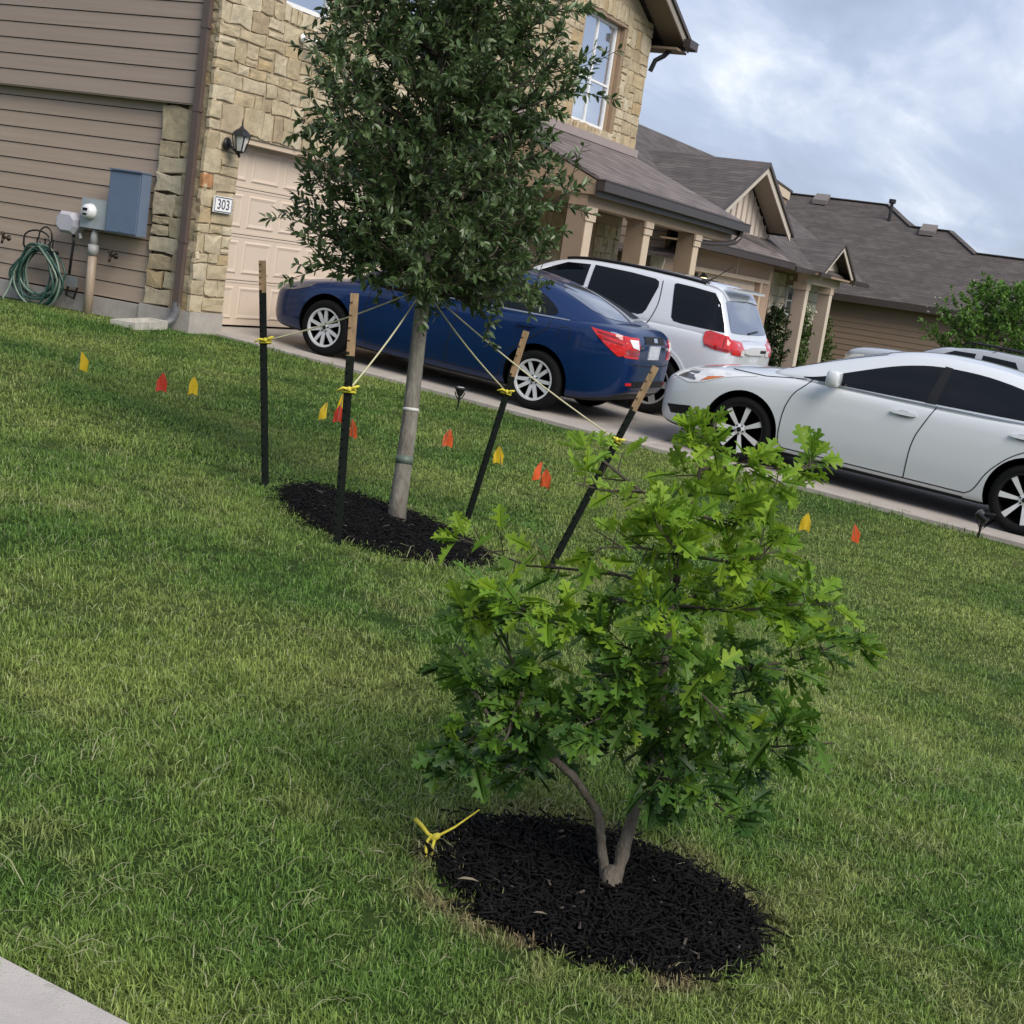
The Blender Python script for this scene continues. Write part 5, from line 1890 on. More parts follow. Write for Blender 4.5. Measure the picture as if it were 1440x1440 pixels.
for v in 'LR':
    sg = -1 if v == 'L' else 1
    c3.patch("side_window", [([(1.70, 1.12), (2.05, 1.40), (2.35, 1.545), (2.66, 1.575), (2.66, 1.12)], v)], TINT)
    c3.patch("side_window", [([(2.72, 1.12), (2.72, 1.58), (3.2, 1.58), (3.52, 1.565), (3.575, 1.54), (3.59, 1.48), (3.53, 1.19), (3.50, 1.14), (3.45, 1.12)], v)], TINT)
    c3.patch("quarter_window", [([(3.77, 1.55), (3.80, 1.565), (4.0, 1.56), (4.28, 1.54), (4.38, 1.44), (4.50, 1.20), (4.53, 1.12), (4.0, 1.12), (3.90, 1.13), (3.86, 1.17)], v)], TINT)
    c3.patch("tail_light", [(chaikin([(4.32, 1.12), (4.55, 1.09), (4.70, 1.06), (4.70, .90), (4.37, .92), (4.31, 1.0)], 1), v), ([(sg * .80, 1.06), (sg * .50, 1.03), (sg * .46, .95), (sg * .50, .88), (sg * .80, .89)], 'B')], REDL, off=.012)
    c3.patch("lamp_segment", [c3.strip([(4.35, .945), (4.66, .925)], .022, v), c3.strip([(4.56, 1.07), (4.56, .92)], .012, v)], REDD, off=.0155)
    c3.patch("reverse_light", [([(sg * .56, .955), (sg * .46, .95), (sg * .46, .885), (sg * .57, .885)], 'B')], WHITEL, off=.017)
    c3.patch("head_light", [([(.12, .84), (.60, .98), (.50, .86), (.10, .72)], v)], WHITEL, off=.006)
    c3.patch("panel_gap", [c3.strip([(1.56, 1.08), (1.50, .8), (1.50, .32)], .011, v), c3.strip([(2.70, 1.11), (2.69, .8), (2.62, .32)], .011, v),
                           c3.strip(chaikin([(3.62, 1.56), (3.66, 1.3), (3.62, 1.10), (3.52, .92), (3.36, .72), (3.28, .34)], 2, False), .011, v), c3.strip([(1.5, .32), (3.28, .325)], .011, v)], gap, off=.0024, th=.008, res=.04)
    c3.patch("lower_cladding", [([(1.40, .215), (3.28, .22), (3.28, .30), (1.40, .295)], v)], PLASTIC, off=.005)
    for s0, zz in ((2.50, .95), (3.42, .97)):
        c3.patch("door_handle", [(chaikin([(s0 - .11, zz - .016), (s0 + .11, zz - .012), (s0 + .11, zz + .026), (s0 - .11, zz + .018)], 2), v)], P_WHITE, c3.door.get((v, 0 if s0 < 3 else 1)), off=.034, th=.04)
    c3.patch("wheel_arch", [c3.arch(wy, c3.R + .056, c3.R + .10, v, -5, 185) for wy in c3.wheels], P_WHITE, off=.014, th=.02, res=.05)
    blob((sg * 1.02, 2.35 - 1.85, 1.14), (.22, .13, .20), P_WHITE, "side_mirror", c3.root, 4.5)
    c3.patch("roof_rail", [c3.strip([(sg * .60, 2.3), (sg * .63, 2.9), (sg * .63, 3.6), (sg * .60, 4.15)], .035, 'T')], PLASTIC, off=.03, th=.045)
c3.patch("windshield", [([(-.68, 1.38), (0, 1.28), (.68, 1.38), (.62, 2.12), (0, 2.18), (-.62, 2.12)], 'T')], TINT)
c3.patch("rear_window", [(chaikin([(-.60, 1.54), (.60, 1.54), (.72, 1.17), (.68, 1.12), (-.68, 1.12), (-.72, 1.17)], 1), 'B')], BGLASS, off=.006)
c3.patch("spoiler", [([(-.64, 4.12), (.64, 4.12), (.60, 4.40), (-.60, 4.40)], 'T')], P_WHITE, off=.022, th=.03)
MB().prism([(-.59, 2.35 - 4.36, 1.615), (.59, 2.35 - 4.36, 1.615), (.56, 2.35 - 4.50, 1.60), (-.56, 2.35 - 4.50, 1.60)], (0, 0, .026)).build("spoiler_lip", P_WHITE, c3.root)
c3.patch("wiper", [c3.strip([(-.05, 1.13), (.32, 1.16)], .022, 'B')], PLASTIC, off=.022, th=.014)
c3.patch("tailgate_bar", [(chaikin([(-.44, .985), (.44, .985), (.44, .90), (-.44, .90)], 1), 'B')], SPOKE, off=.022, th=.03)
c3.patch("badge", [([(.16, .925), (.40, .925), (.40, .96), (.16, .96)], 'B')], PLASTIC, off=.025)
c3.patch("plate", [([(-.155, .72), (.155, .72), (.155, .87), (-.155, .87)], 'B')], PLATE, off=.008)
c3.patch("bumper_gap", [c3.strip([(-.80, .66), (0, .64), (.80, .66)], .014, 'B')], gap, off=.0015, th=.006)
c3.patch("bumper_lower", [([(-.62, .42), (.62, .42), (.6, .52), (-.6, .52)], 'B')], PLASTIC, off=.006)
an = MB().tube([(-.45, 2.35 - 4.05, 1.64), (-.45, 2.35 - 4.16, 1.72), (-.45, 2.35 - 4.34, 1.88)], [.012, .006, .004], 6)
an.lathe([(.045, 0), (.04, .03), (.0, .05)], (-.45, 2.35 - 4.03, 1.632), (0, 0, 1), 8)
an.build("antenna", PLASTIC, c3.root)

# ---------------------------------------------------------------- silver SUV on the next driveway
yc4 = 7.0 - 2.35
ROWS4 = [(a, w, zb, zs + .17 * min(1, max(0, (2.0 - a) / .6)), zt + .20 * min(1, max(0, (2.0 - a) / .6))) for a, w, zb, zs, zt in SUV_ROWS]
GH4 = [(1.30, 1.24, .66, .76, 1.10), (1.42, 1.31, .68, .80, 1.10), (1.62, 1.42, .70, .84, 1.08), (1.90, 1.565, .69, .86, 1.06)] + [g for g in SUV_GH if g[0] > 2.0]
c4 = Car("silver_suv", "silver SUV with roof rails on the neighbouring driveway, mostly hidden behind the white sedan", GRP, 4.70, ROWS4, GH4, P_GREY,
         (30.93, yc4, tz(31, yc4) + .052), .36, (2.35 - .92, 2.35 - 3.78), .24, SLOPE)
c4.doors([[(1.56, 1.1), (2.70, 1.1), (2.62, .3), (1.5, .3)], [(2.70, 1.1), (3.62, 1.1), (3.36, .72), (3.28, .3), (2.62, .3)]])
c4.wheel(.235, [(a, .07, .085, .03, .226) for a in range(0, 360, 72)], GUNMETAL, .235)
for v in 'LR':
    sg = -1 if v == 'L' else 1
    c4.patch("side_window", [([(1.66, 1.16), (1.95, 1.40), (2.20, 1.525), (2.62, 1.55), (2.60, 1.14)], v)], TINT)
    c4.patch("side_window", [([(2.74, 1.14), (2.76, 1.55), (3.40, 1.54), (3.50, 1.40), (3.52, 1.14)], v)], TINT)
    c4.patch("quarter_window", [([(3.66, 1.14), (3.64, 1.40), (3.60, 1.53), (4.22, 1.51), (4.34, 1.20), (4.34, 1.14)], v)], TINT)
    c4.patch("head_light", [([(.10, .92), (.22, 1.03), (.48, 1.07), (.42, .94), (.15, .86)], v)], WHITEL, off=.006)
    c4.patch("tail_light", [([(4.4, 1.10), (4.68, 1.02), (4.68, .84), (4.42, .86)], v)], REDL, off=.01)
    c4.patch("panel_gap", [c4.strip([(1.56, 1.08), (1.50, .8), (1.50, .32)], .012, v), c4.strip([(2.68, 1.11), (2.66, .32)], .012, v), c4.strip([(3.58, 1.1), (3.3, .34)], .012, v)], gap, off=.0024, th=.008, res=.04)
    for s0, zz in ((2.50, .95), (3.42, .97)):
        c4.patch("door_handle", [([(s0 - .11, zz - .016), (s0 + .11, zz - .012), (s0 + .11, zz + .026), (s0 - .11, zz + .018)], v)], P_GREY, c4.door.get((v, 0 if s0 < 3 else 1)), off=.03, th=.035)
    rl = MB().tube([(sg * .60, 2.35 - 2.3, 1.66), (sg * .62, 2.35 - 2.42, 1.745), (sg * .62, 2.35 - 3.2, 1.76), (sg * .61, 2.35 - 4.0, 1.735), (sg * .60, 2.35 - 4.12, 1.65)], .022, 7)
    rl.build("roof_rail", PLASTIC, c4.root, True)
    blob((sg * 1.02, 2.35 - 1.82, 1.14), (.22, .13, .18), P_GREY, "side_mirror", c4.root)
for ss in (2.9, 3.8):
    MB().bar((-.62, 2.35 - ss, 1.755), (.62, 2.35 - ss, 1.755), .05, .025).build("roof_bar", PLASTIC, c4.root)
c4.patch("windshield", [([(-.62, 1.50), (0, 1.42), (.62, 1.50), (.60, 2.0), (0, 2.06), (-.60, 2.0)], 'T')], BGLASS)
c4.patch("rear_window", [([(-.60, 1.52), (.60, 1.52), (.70, 1.15), (-.70, 1.15)], 'B')], BGLASS)

# ================================================================== TREES
def leaf_template(kind):
    if kind == "oval":
        V = [(0, 0, 0), (.30, .42, .06), (.30, -.42, .06), (.33, 0, 0), (.68, .40, .02), (.68, -.40, .02), (.68, 0, -.03), (1, 0, -.10)]
        F = [(0, 3, 1), (0, 2, 3), (1, 3, 6), (1, 6, 4), (2, 6, 3), (2, 5, 6), (4, 6, 7), (6, 5, 7)]
    else:
        V = [(0, 0, 0), (.45, .5, .06), (.5, -.5, .06), (1, 0, -.08)]
        F = [(0, 3, 1), (0, 2, 3)]
    return np.array(V, float), np.array(F)


def frames(D, N):
    D = D / np.linalg.norm(D, axis=1, keepdims=True)
    S = np.cross(N, D)
    S = S / np.maximum(np.linalg.norm(S, axis=1, keepdims=True), 1e-6)
    U = np.cross(D, S)
    return D, S, U


def leaf_batch(P, D, N, L, Wd, tmpl):
    V, F = tmpl
    D, S, U = frames(D, N)
    n, k = len(P), len(V)
    vx = V[None, :, 0, None] * L[:, None, None] * D[:, None, :] + V[None, :, 1, None] * Wd[:, None, None] * S[:, None, :] + V[None, :, 2, None] * L[:, None, None] * U[:, None, :]
    vv = (P[:, None, :] + vx).reshape(-1, 3)
    ff = (F[None] + (np.arange(n) * k)[:, None, None]).reshape(-1, 3)
    return vv, ff


def unit(v):
    return v / np.maximum(np.linalg.norm(v, axis=-1, keepdims=True), 1e-9)


def branch_pts(a, b, sag, n=6, jit=.02, rg=rng):
    a, b = np.array(a, float), np.array(b, float)
    t = np.linspace(0, 1, n)[:, None]
    p = a + (b - a) * t
    p[:, 2] += sag * np.sin(np.linspace(0, math.pi, n))
    p[1:-1] += rg.normal(0, jit, (n - 2, 3))
    return p


CAMP = np.array([0, 0, 1.5])


def leafy_tree(root, trunk_pts, trunk_r, crown_r, z0, z1, n_br, leaf_L, leaf_m, n_twig, n_leaf, twig_len, n_parts, bark, rise=(.15, .6), aspect=.40, seed=1, centre=None, split=False):
    """crown of branches, twigs and leaves round a trunk; crown_r(z) is the crown radius at height z"""
    rg = np.random.default_rng(seed)
    tp = np.array(trunk_pts, float)
    P, D, N = [], [], []
    wood = MB()
    for i in range(n_br):
        f = (i + .5) / n_br
        zt = z0 + (z1 - z0) * f
        az = i * 2.39996 + rg.uniform(-.3, .3)
        r = crown_r(zt) * rg.uniform(.55, 1.0)
        zs = zt - rg.uniform(*rise) * r
        zs = min(max(zs, tp[0, 2] + .96 * (z0 - tp[0, 2])), tp[-1, 2] - .02)
        k = np.searchsorted(tp[:, 2], zs) - 1
        k = max(0, min(k, len(tp) - 2))
        u = (zs - tp[k, 2]) / (tp[k + 1, 2] - tp[k, 2])
        a = tp[k] + (tp[k + 1] - tp[k]) * u
        c = a if centre is None else np.array(centre)
        b = np.array([c[0] + math.cos(az) * r, c[1] + math.sin(az) * r, zt])
        bp = branch_pts(a, b, -.04 * r, 6, .02 * r, rg)
        if split:
            wood = MB()
        wood.tube(bp, list(np.linspace(.0075, .002, 6) * (1 + r)), 5, caps=False)
        for j in range(n_twig):
            t = rg.uniform(.25, 1.0) if j else 1.0
            s = t * 5
            q = int(min(4, s))
            base = bp[q] + (bp[q + 1] - bp[q]) * (s - q)
            out = unit(bp[-1] - bp[0])
            dr = unit(out * .7 + rg.normal(0, .6, 3) + np.array([0, 0, .28]))
            ln = twig_len * rg.uniform(.6, 1.25)
            tip = base + dr * ln
            wood.tube([base, (base + tip) / 2 + rg.normal(0, .01, 3), tip], [.0035, .0025, .0015], 3, caps=False)
            m = int(n_leaf * rg.uniform(.7, 1.3))
            tt = rg.uniform(.12, 1.03, m)
            pp = base + (tip - base) * tt[:, None]
            ax = rg.normal(0, 1, (m, 3))
            rad = unit(ax - (ax @ dr)[:, None] * dr)
            dd = unit(rad * .85 + dr * rg.uniform(.35, 1.1, m)[:, None] + np.array([0, 0, .05]))
            nn = unit(rg.normal(0, .55, (m, 3)) + np.array([0, 0, 1.0]))
            P.append(pp)
            D.append(dd)
            N.append(nn)
        if split:
            wood.build("branch", TWIG, root)
    P, D, N = np.concatenate(P), np.concatenate(D), np.concatenate(N)
    L = leaf_L * rg.uniform(.65, 1.2, len(P))
    if not split:
        wood.build("branches", TWIG, root)
    tm = leaf_template("oval")
    sel = np.argsort(np.linalg.norm(P - CAMP, axis=1))[:n_parts]
    rest = np.setdiff1d(np.arange(len(P)), sel)
    v, f = leaf_batch(P[rest], D[rest], N[rest], L[rest], L[rest] * aspect, tm)
    o = np_mesh("foliage", v, f, leaf_m, root)
    o["kind"] = "stuff"
    if n_parts:
        V, F = tm
        me = np_mesh("leaf", V * np.array([1, aspect, 1]), F, leaf_m, "mesh_only")
        d_, s_, u_ = frames(D[sel], N[sel])
        for i, k in enumerate(sel):
            lo = link("leaf", me, root)
            m = Matrix((d_[i] * L[k], s_[i] * L[k], u_[i] * L[k])).transposed().to_4x4()
            m.translation = Vector(P[k])
            lo.matrix_basis = m
    return o


# --- young live oak, staked
TR = (6.966, 3.91)
lo_ = empty("live_oak_tree", (TR[0], TR[1], tz(*TR)), "young live oak with dense dark crown and straight trunk amid the four stakes", "tree")
zt0 = tz(*TR)
tpts = [(6.966, 3.91, zt0 - .05), (6.975, 3.915, zt0 + .08), (7.044, 3.953, .525), (7.098, 3.995, .92), (7.153, 4.038, 1.317), (7.20, 4.09, 1.7), (7.25, 4.148, 2.1), (7.32, 4.22, 2.6), (7.38, 4.28, 3.1), (7.42, 4.31, 3.6)]
tb = MB().tube(tpts, [.060, .050, .045, .042, .040, .034, .029, .023, .016, .008], 14)
tro = tb.build("trunk", BARK, lo_, True)
for zz, m_, h_ in ((.62, TAPEW, .018), (.34, TAPE, .045)):
    t_ = (zz - .06) / (.525 - .06) if zz < .525 else 1 + (zz - .525) / .395
    a, b_ = (np.array(tpts[1]), np.array(tpts[2])) if t_ < 1 else (np.array(tpts[2]), np.array(tpts[3]))
    c = a + (b_ - a) * ((zz - a[2]) / (b_[2] - a[2]))
    dv = unit(b_ - a)
    MB().tube([c - dv * h_ / 2, c + dv * h_ / 2], [.0482 + (.5 - zz) * .010] * 2, 14).build("trunk_band", m_, tro, True)
prof_z = [1.22, 1.35, 1.6, 1.9, 2.2, 2.5, 2.8, 3.1, 3.5, 3.9]
prof_r = [.48, .66, .77, .82, .83, .81, .76, .64, .46, .16]
leafy_tree(lo_, tpts, None, lambda z: float(np.interp(z, prof_z, prof_r)), 1.32, 3.75, 150, .056, LEAF_LIVE, 16, 21, .23, 290, BARK, rise=(.25, .7), seed=3, split=True)

# --- crape myrtle by the far driveway
cm_ = empty("crape_myrtle", (38.2, 5.0, tz(38, 5)), "bright green flowering crape myrtle in front of the far hip-roofed house", "tree")
zc = tz(38, 5)
cw = MB()
for k in range(4):
    a = k * 1.6
    cw.tube([(38.2 + .08 * math.cos(a), 5.0 + .08 * math.sin(a), zc - .05), (38.2 + .25 * math.cos(a), 5.0 + .25 * math.sin(a), zc + .8), (38.2 + .5 * math.cos(a), 5.0 + .5 * math.sin(a), zc + 1.9)], [.05, .04, .025], 7)
cw.build("trunk", BARK2, cm_, True)
leafy_tree(cm_, [(38.2, 5.0, zc), (38.2, 5.0, zc + 1.0), (38.2, 5.0, zc + 2.0), (38.25, 4.9, zc + 3.4)], None, lambda z: float(np.interp(z, [zc + .9, zc + 1.6, zc + 2.4, zc + 3.0, zc + 3.6], [.9, 1.7, 1.75, 1.25, .35])),
           zc + 1.05, zc + 3.45, 90, .115, LEAF_CRAPE, 11, 15, .36, 0, BARK2, rise=(.3, .8), aspect=.55, seed=8)
bl = MB()
rb = random.Random(3)
for (x, y, zz) in ((38.0, 5.75, zc + 3.35), (38.1, 6.55, zc + 2.85), (38.0, 6.3, zc + 2.75), (38.2, 4.9, zc + 3.3), (37.8, 5.95, zc + 2.95), (38.2, 6.75, zc + 2.6)):
    for _ in range(4):
        c = Vector((x + rb.gauss(0, .09), y + rb.gauss(0, .09), zz + rb.gauss(0, .10)))
        s = rb.uniform(.015, .035)
        bl.add([c + Vector((s, 0, 0)), c + Vector((-s, 0, 0)), c + Vector((0, s, 0)), c + Vector((0, -s, 0)), c + Vector((0, 0, s)), c + Vector((0, 0, -s))],
               [(0, 2, 4), (2, 1, 4), (1, 3, 4), (3, 0, 4), (2, 0, 5), (1, 2, 5), (3, 1, 5), (0, 3, 5)])
o = bl.build("blossoms", BLOSSOM, cm_)


def shrub(name, label, x, y, h, r, m, seed, blossom=False):
    z_ = tz(x, y)
    t = empty(name, (x, y, z_), label, "shrub", "shrubs by the neighbour's porch")
    MB().tube([(x, y, z_ - .05), (x, y, z_ + h * .5)], [.05, .02], 6).build("stem", TWIG, t)
    leafy_tree(t, [(x, y, z_), (x, y, z_ + h * .4), (x, y, z_ + h * .95)], None, lambda z: float(np.interp(z, [z_, z_ + h * .3, z_ + h * .65, z_ + h], [r * .75, r, r * .85, r * .15])),
               z_ + .12, z_ + h * .97, 46, .085, m, 7, 12, .22, 0, TWIG, rise=(.2, .7), aspect=.5, seed=seed)
    if blossom:
        b_ = MB()
        rq = random.Random(seed)
        for _ in range(26):
            c = Vector((x + rq.gauss(0, .2), y - .1 + rq.gauss(0, .15), z_ + h + rq.uniform(-.25, .12)))
            s = rq.uniform(.03, .06)
            b_.add([c + Vector((s, 0, 0)), c + Vector((-s, 0, 0)), c + Vector((0, s, 0)), c + Vector((0, -s, 0)), c + Vector((0, 0, s)), c + Vector((0, 0, -s))],
                   [(0, 2, 4), (2, 1, 4), (1, 3, 4), (3, 0, 4), (2, 0, 5), (1, 2, 5), (3, 1, 5), (0, 3, 5)])
        b_.build("blossoms", BLOSSOM, t)


shrub("evergreen_shrub", "tall dark evergreen shrub beneath the neighbour's porch window", 36.2, 10.15, 1.7, .36, LEAF_SHRUB, 21)
shrub("evergreen_shrub", "yellow-green shrub topped with white blossoms between the two porch columns", 38.35, 10.12, 1.85, .36, LEAF_SHRUB2, 22, True)
shrub("evergreen_shrub", "light green shrub just right of the right porch column", 40.3, 10.0, 1.7, .5, LEAF_SHRUB2, 23)

# --- red oak sapling in front
OAK_L = [(3.382, 1.131, -0.047), (3.387, 1.165, 0.065), (3.39, 1.192, 0.145), (3.343, 1.256, 0.233), (3.307, 1.303, 0.275), (3.233, 1.365, 0.329), (3.158, 1.428, 0.385), (3.135, 1.485, 0.459)]
OAK_R = [(3.39, 1.115, -0.044), (3.439, 1.114, 0.095), (3.478, 1.113, 0.243), (3.508, 1.108, 0.394), (3.528, 1.125, 0.542), (3.541, 1.135, 0.693), (3.563, 1.14, 0.823), (3.581, 1.146, 0.935), (3.605, 1.141, 1.049), (3.625, 1.131, 1.135), (3.633, 1.132, 1.178)]
OAK_B = [[(3.158, 1.428, 0.385), (3.082, 1.449, 0.323), (3.056, 1.423, 0.245)], [(3.307, 1.303, 0.275), (3.232, 1.379, 0.477), (3.135, 1.455, 0.623), (3.06, 1.512, 0.666)], [(3.233, 1.365, 0.329), (3.292, 1.527, 0.445), (3.31, 1.631, 0.502)], [(3.528, 1.125, 0.542), (3.3, 1.215, 0.618), (3.145, 1.33, 0.67), (3.054, 1.431, 0.731)], [(3.541, 1.135, 0.693), (3.569, 1.284, 0.732), (3.549, 1.441, 0.718), (3.545, 1.566, 0.7), (3.523, 1.669, 0.72), (3.506, 1.764, 0.742)], [(3.563, 1.14, 0.823), (3.497, 1.001, 0.844), (3.489, 0.91, 0.874), (3.503, 0.893, 0.913)], [(3.581, 1.146, 0.935), (3.418, 1.23, 0.988), (3.333, 1.292, 0.982), (3.276, 1.347, 0.993)], [(3.605, 1.141, 1.049), (3.696, 1.027, 1.075), (3.789, 0.945, 1.072), (3.839, 0.893, 1.092)], [(3.625, 1.131, 1.135), (3.538, 1.154, 1.14), (3.516, 1.182, 1.154)], [(3.541, 1.135, 0.693), (3.493, 0.959, 0.723), (3.461, 0.812, 0.782), (3.494, 0.699, 0.804)], [(3.528, 1.125, 0.542), (3.624, 0.968, 0.545), (3.748, 0.832, 0.576), (3.835, 0.721, 0.648)], [(3.508, 1.108, 0.394), (3.449, 0.925, 0.402), (3.414, 0.771, 0.435), (3.457, 0.645, 0.47)], [(3.478, 1.113, 0.243), (3.382, 0.977, 0.29), (3.337, 0.875, 0.276), (3.334, 0.824, 0.256)], [(3.508, 1.108, 0.394), (3.254, 1.132, 0.464), (3.122, 1.169, 0.448)], [(3.493, 1.111, 0.318), (3.543, 1.226, 0.334), (3.586, 1.328, 0.336)], [(3.541, 1.135, 0.693), (3.279, 1.051, 0.699), (3.191, 1.028, 0.649)], [(3.528, 1.125, 0.542), (3.249, 0.944, 0.571), (3.215, 0.854, 0.531)], [(3.541, 1.135, 0.693), (3.718, 1.283, 0.631), (3.759, 1.384, 0.621)], [(3.508, 1.108, 0.394), (3.741, 1.246, 0.366), (3.765, 1.345, 0.377)], [(3.508, 1.108, 0.394), (3.829, 1.068, 0.395), (3.949, 0.962, 0.42)], [(3.581, 1.146, 0.935), (3.561, 1.017, 0.926), (3.581, 0.973, 0.986)], [(3.563, 1.14, 0.823), (3.312, 1.167, 0.865), (3.221, 1.243, 0.859)], [(3.418, 1.23, 0.988), (3.432, 1.342, 1.039), (3.464, 1.397, 1.045)], [(3.307, 1.303, 0.275), (3.41, 1.423, 0.229), (3.451, 1.53, 0.229)], [(3.541, 1.135, 0.693), (3.808, 1.115, 0.698), (3.952, 0.99, 0.686)], [(3.232, 1.379, 0.477), (3.092, 1.339, 0.407), (3.027, 1.336, 0.351)], [(3.563, 1.14, 0.823), (3.345, 1.109, 0.892), (3.261, 1.113, 0.936)], [(3.508, 1.108, 0.394), (3.337, 1.031, 0.361), (3.294, 0.975, 0.295)], [(3.528, 1.125, 0.542), (3.278, 1.122, 0.572), (3.173, 1.154, 0.566)], [(3.508, 1.108, 0.394), (3.648, 1.048, 0.278), (3.753, 0.972, 0.232)]]
ro = empty("red_oak_sapling", (3.388, 1.117, -.05), "bushy red oak sapling with lobed bright leaves and forked trunk in the nearest mulch", "tree")
def knobbly(pts, rad, k=5, seed=1):
    rk_ = np.random.default_rng(seed)
    p = np.array(pts, float)
    t = np.linspace(0, len(p) - 1, (len(p) - 1) * k + 1)
    q = np.stack([np.interp(t, np.arange(len(p)), p[:, i]) for i in range(3)], 1)
    r = np.interp(t, np.arange(len(p)), rad) * (1 + rk_.normal(0, .07, len(t)))
    q[1:] += rk_.normal(0, .0012, (len(t) - 1, 3))
    return q, list(r)


tk = MB()
tk.tube([(3.386, 1.124, -.10), (3.386, 1.122, -.06), (3.385, 1.124, -.045), (3.387, 1.123, -.03), (3.386, 1.125, -.012), (3.388, 1.124, .004), (3.390, 1.126, .014)], [.042, .037, .031, .033, .028, .026, .014], 11)
tk.tube(*knobbly(OAK_R[:6], [.0205, .017, .0155, .014, .012, .011], 7, 2), 10)
tk.build("trunk", BARK2, ro, True)
MB().tube(OAK_R[5:], [.011, .009, .007, .0055, .004, .003], 7).build("leader", TWIG, ro, True)
tl = MB().tube(*knobbly(OAK_L, list(np.linspace(.0145, .005, len(OAK_L))), 6, 3), 9)
for k in (2, 3, 4):
    p = Vector(OAK_L[k])
    tl.tube([p, p + Vector((.0, .012, .012))], [.012, .009], 6)
tl.build("trunk", BARK2, ro, True)
rg2 = np.random.default_rng(12)
half = [(0, .012), (.10, .03), (.17, .05), (.25, .19), (.30, .175), (.32, .09), (.37, .075), (.46, .22), (.54, .36), (.565, .29), (.61, .30), (.60, .12), (.65, .10), (.74, .20), (.83, .30), (.83, .21), (.87, .19), (.835, .09), (.89, .08), (.95, .10), (1.0, 0.0)]


def oak_leaf_mesh(curl, fold, m, jit, seed):
    rq = random.Random(seed)
    V, F = [], []
    for sg in (1, -1):
        out = [(x + rq.uniform(-jit, jit), w * rq.uniform(.85, 1.12)) for x, w in half]
        out[0], out[-1] = (0, .008), (1.0, 0)
        poly = out + [(.75, 0), (.5, 0), (.25, 0), (0, 0)]
        tris = tessellate_polygon([[Vector((x, w, 0)) for x, w in poly]])
        k = len(V)
        for x, w in poly:
            V.append((x, sg * w, fold * w - curl * x * x + .03 * math.sin(9 * x) * w))
        for t in tris:
            F.append([k + i for i in (t if sg > 0 else t[::-1])])
    return np.array(V), np.array(F)


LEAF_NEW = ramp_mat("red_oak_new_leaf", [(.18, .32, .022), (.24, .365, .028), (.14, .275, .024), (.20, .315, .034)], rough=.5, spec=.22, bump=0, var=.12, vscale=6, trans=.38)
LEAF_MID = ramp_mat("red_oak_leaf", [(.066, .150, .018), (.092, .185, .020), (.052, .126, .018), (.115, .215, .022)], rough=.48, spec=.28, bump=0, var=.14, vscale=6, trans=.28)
LEAF_OLD_SHADED = ramp_mat("red_oak_dark_leaf", [(.028, .074, .015), (.037, .093, .018), (.048, .108, .019), (.023, .062, .015)], rough=.42, spec=.35, bump=0, var=.15, vscale=6, trans=.2)  # older lower leaves, with the crown's shading mixed into their green
leaf_data = [(oak_leaf_mesh(c, f, None, .012, i)) for i, (c, f) in enumerate(((.10, .22), (.26, .12), (.0, .30), (.40, .05), (.16, -.12), (-.12, .18), (.5, .2), (.2, .4)))]
P, D, N, K = [], [], [], []
for bi, bpts in enumerate(OAK_B + [OAK_R[5:], OAK_L[5:]]):
    pts = np.array(bpts)
    tw = MB()
    seg = np.linalg.norm(np.diff(pts, axis=0), axis=1)
    tot = seg.sum()
    if bi < len(OAK_B):
        tw.tube(pts, list(np.linspace(.005, .0018, len(pts))), 6, caps=False)
    cum = np.concatenate([[0], np.cumsum(seg)])
    s = tot * (.22 if bi < len(OAK_B) else .05)
    while s <= tot + 1e-6:
        k = min(len(seg) - 1, np.searchsorted(cum, s, side='right') - 1)
        p = pts[k] + (pts[k + 1] - pts[k]) * (s - cum[k]) / seg[k]
        ax = unit(pts[k + 1] - pts[k])
        end = s > tot - .05
        tl_ = rg2.uniform(.03, .11)
        td = unit(ax * .5 + rg2.normal(0, .7, 3) + np.array([0, 0, .2]))
        tip = p + td * (tl_ if not end else .03)
        tw.tube([p, tip], [.0022, .0014], 4, caps=False)
        m = rg2.integers(7, 11) if not end else 8
        if bi in (6, 21, 22, 4):
            m = rg2.integers(1, 4) if not end else 5
        for j in range(m):
            q = p + (tip - p) * rg2.uniform(.5, 1.0)
            dd = unit(ax * .45 + td * .5 + rg2.normal(0, .75, 3) * np.array([1, 1, .75]) + np.array([0, 0, -.10 if p[2] < .7 else .08]))
            nn = unit(rg2.normal(0, .55, 3) + np.array([-.25, -.15, .85]))
            P.append(q + dd * .015)
            D.append(dd)
            N.append(nn)
        s += rg2.uniform(.026, .042)
    tw.build("branch", TWIG, ro)
P, D, N = np.array(P), np.array(D), np.array(N)
L = rg2.uniform(.046, .090, len(P))
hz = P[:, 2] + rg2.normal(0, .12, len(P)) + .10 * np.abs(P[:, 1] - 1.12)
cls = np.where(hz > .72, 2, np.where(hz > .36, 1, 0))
var_ = rg2.integers(0, 8, len(P))
order = np.argsort(np.linalg.norm(P - CAMP, axis=1))
sel, rest = order[:296], order[296:]
lm = {}
for c, m_ in ((0, LEAF_OLD_SHADED), (1, LEAF_MID), (2, LEAF_NEW)):
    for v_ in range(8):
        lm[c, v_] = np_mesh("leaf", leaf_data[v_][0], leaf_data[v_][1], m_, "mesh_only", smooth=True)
dF, sF, uF = frames(D, N)
for k in sel:
    lo2 = link("leaf", lm[int(cls[k]), int(var_[k])], ro)
    m = Matrix((dF[k] * L[k], sF[k] * L[k], uF[k] * L[k])).transposed().to_4x4()
    m.translation = Vector(P[k])
    lo2.matrix_basis = m
VV, FF, MI = [], [], []
kk = 0
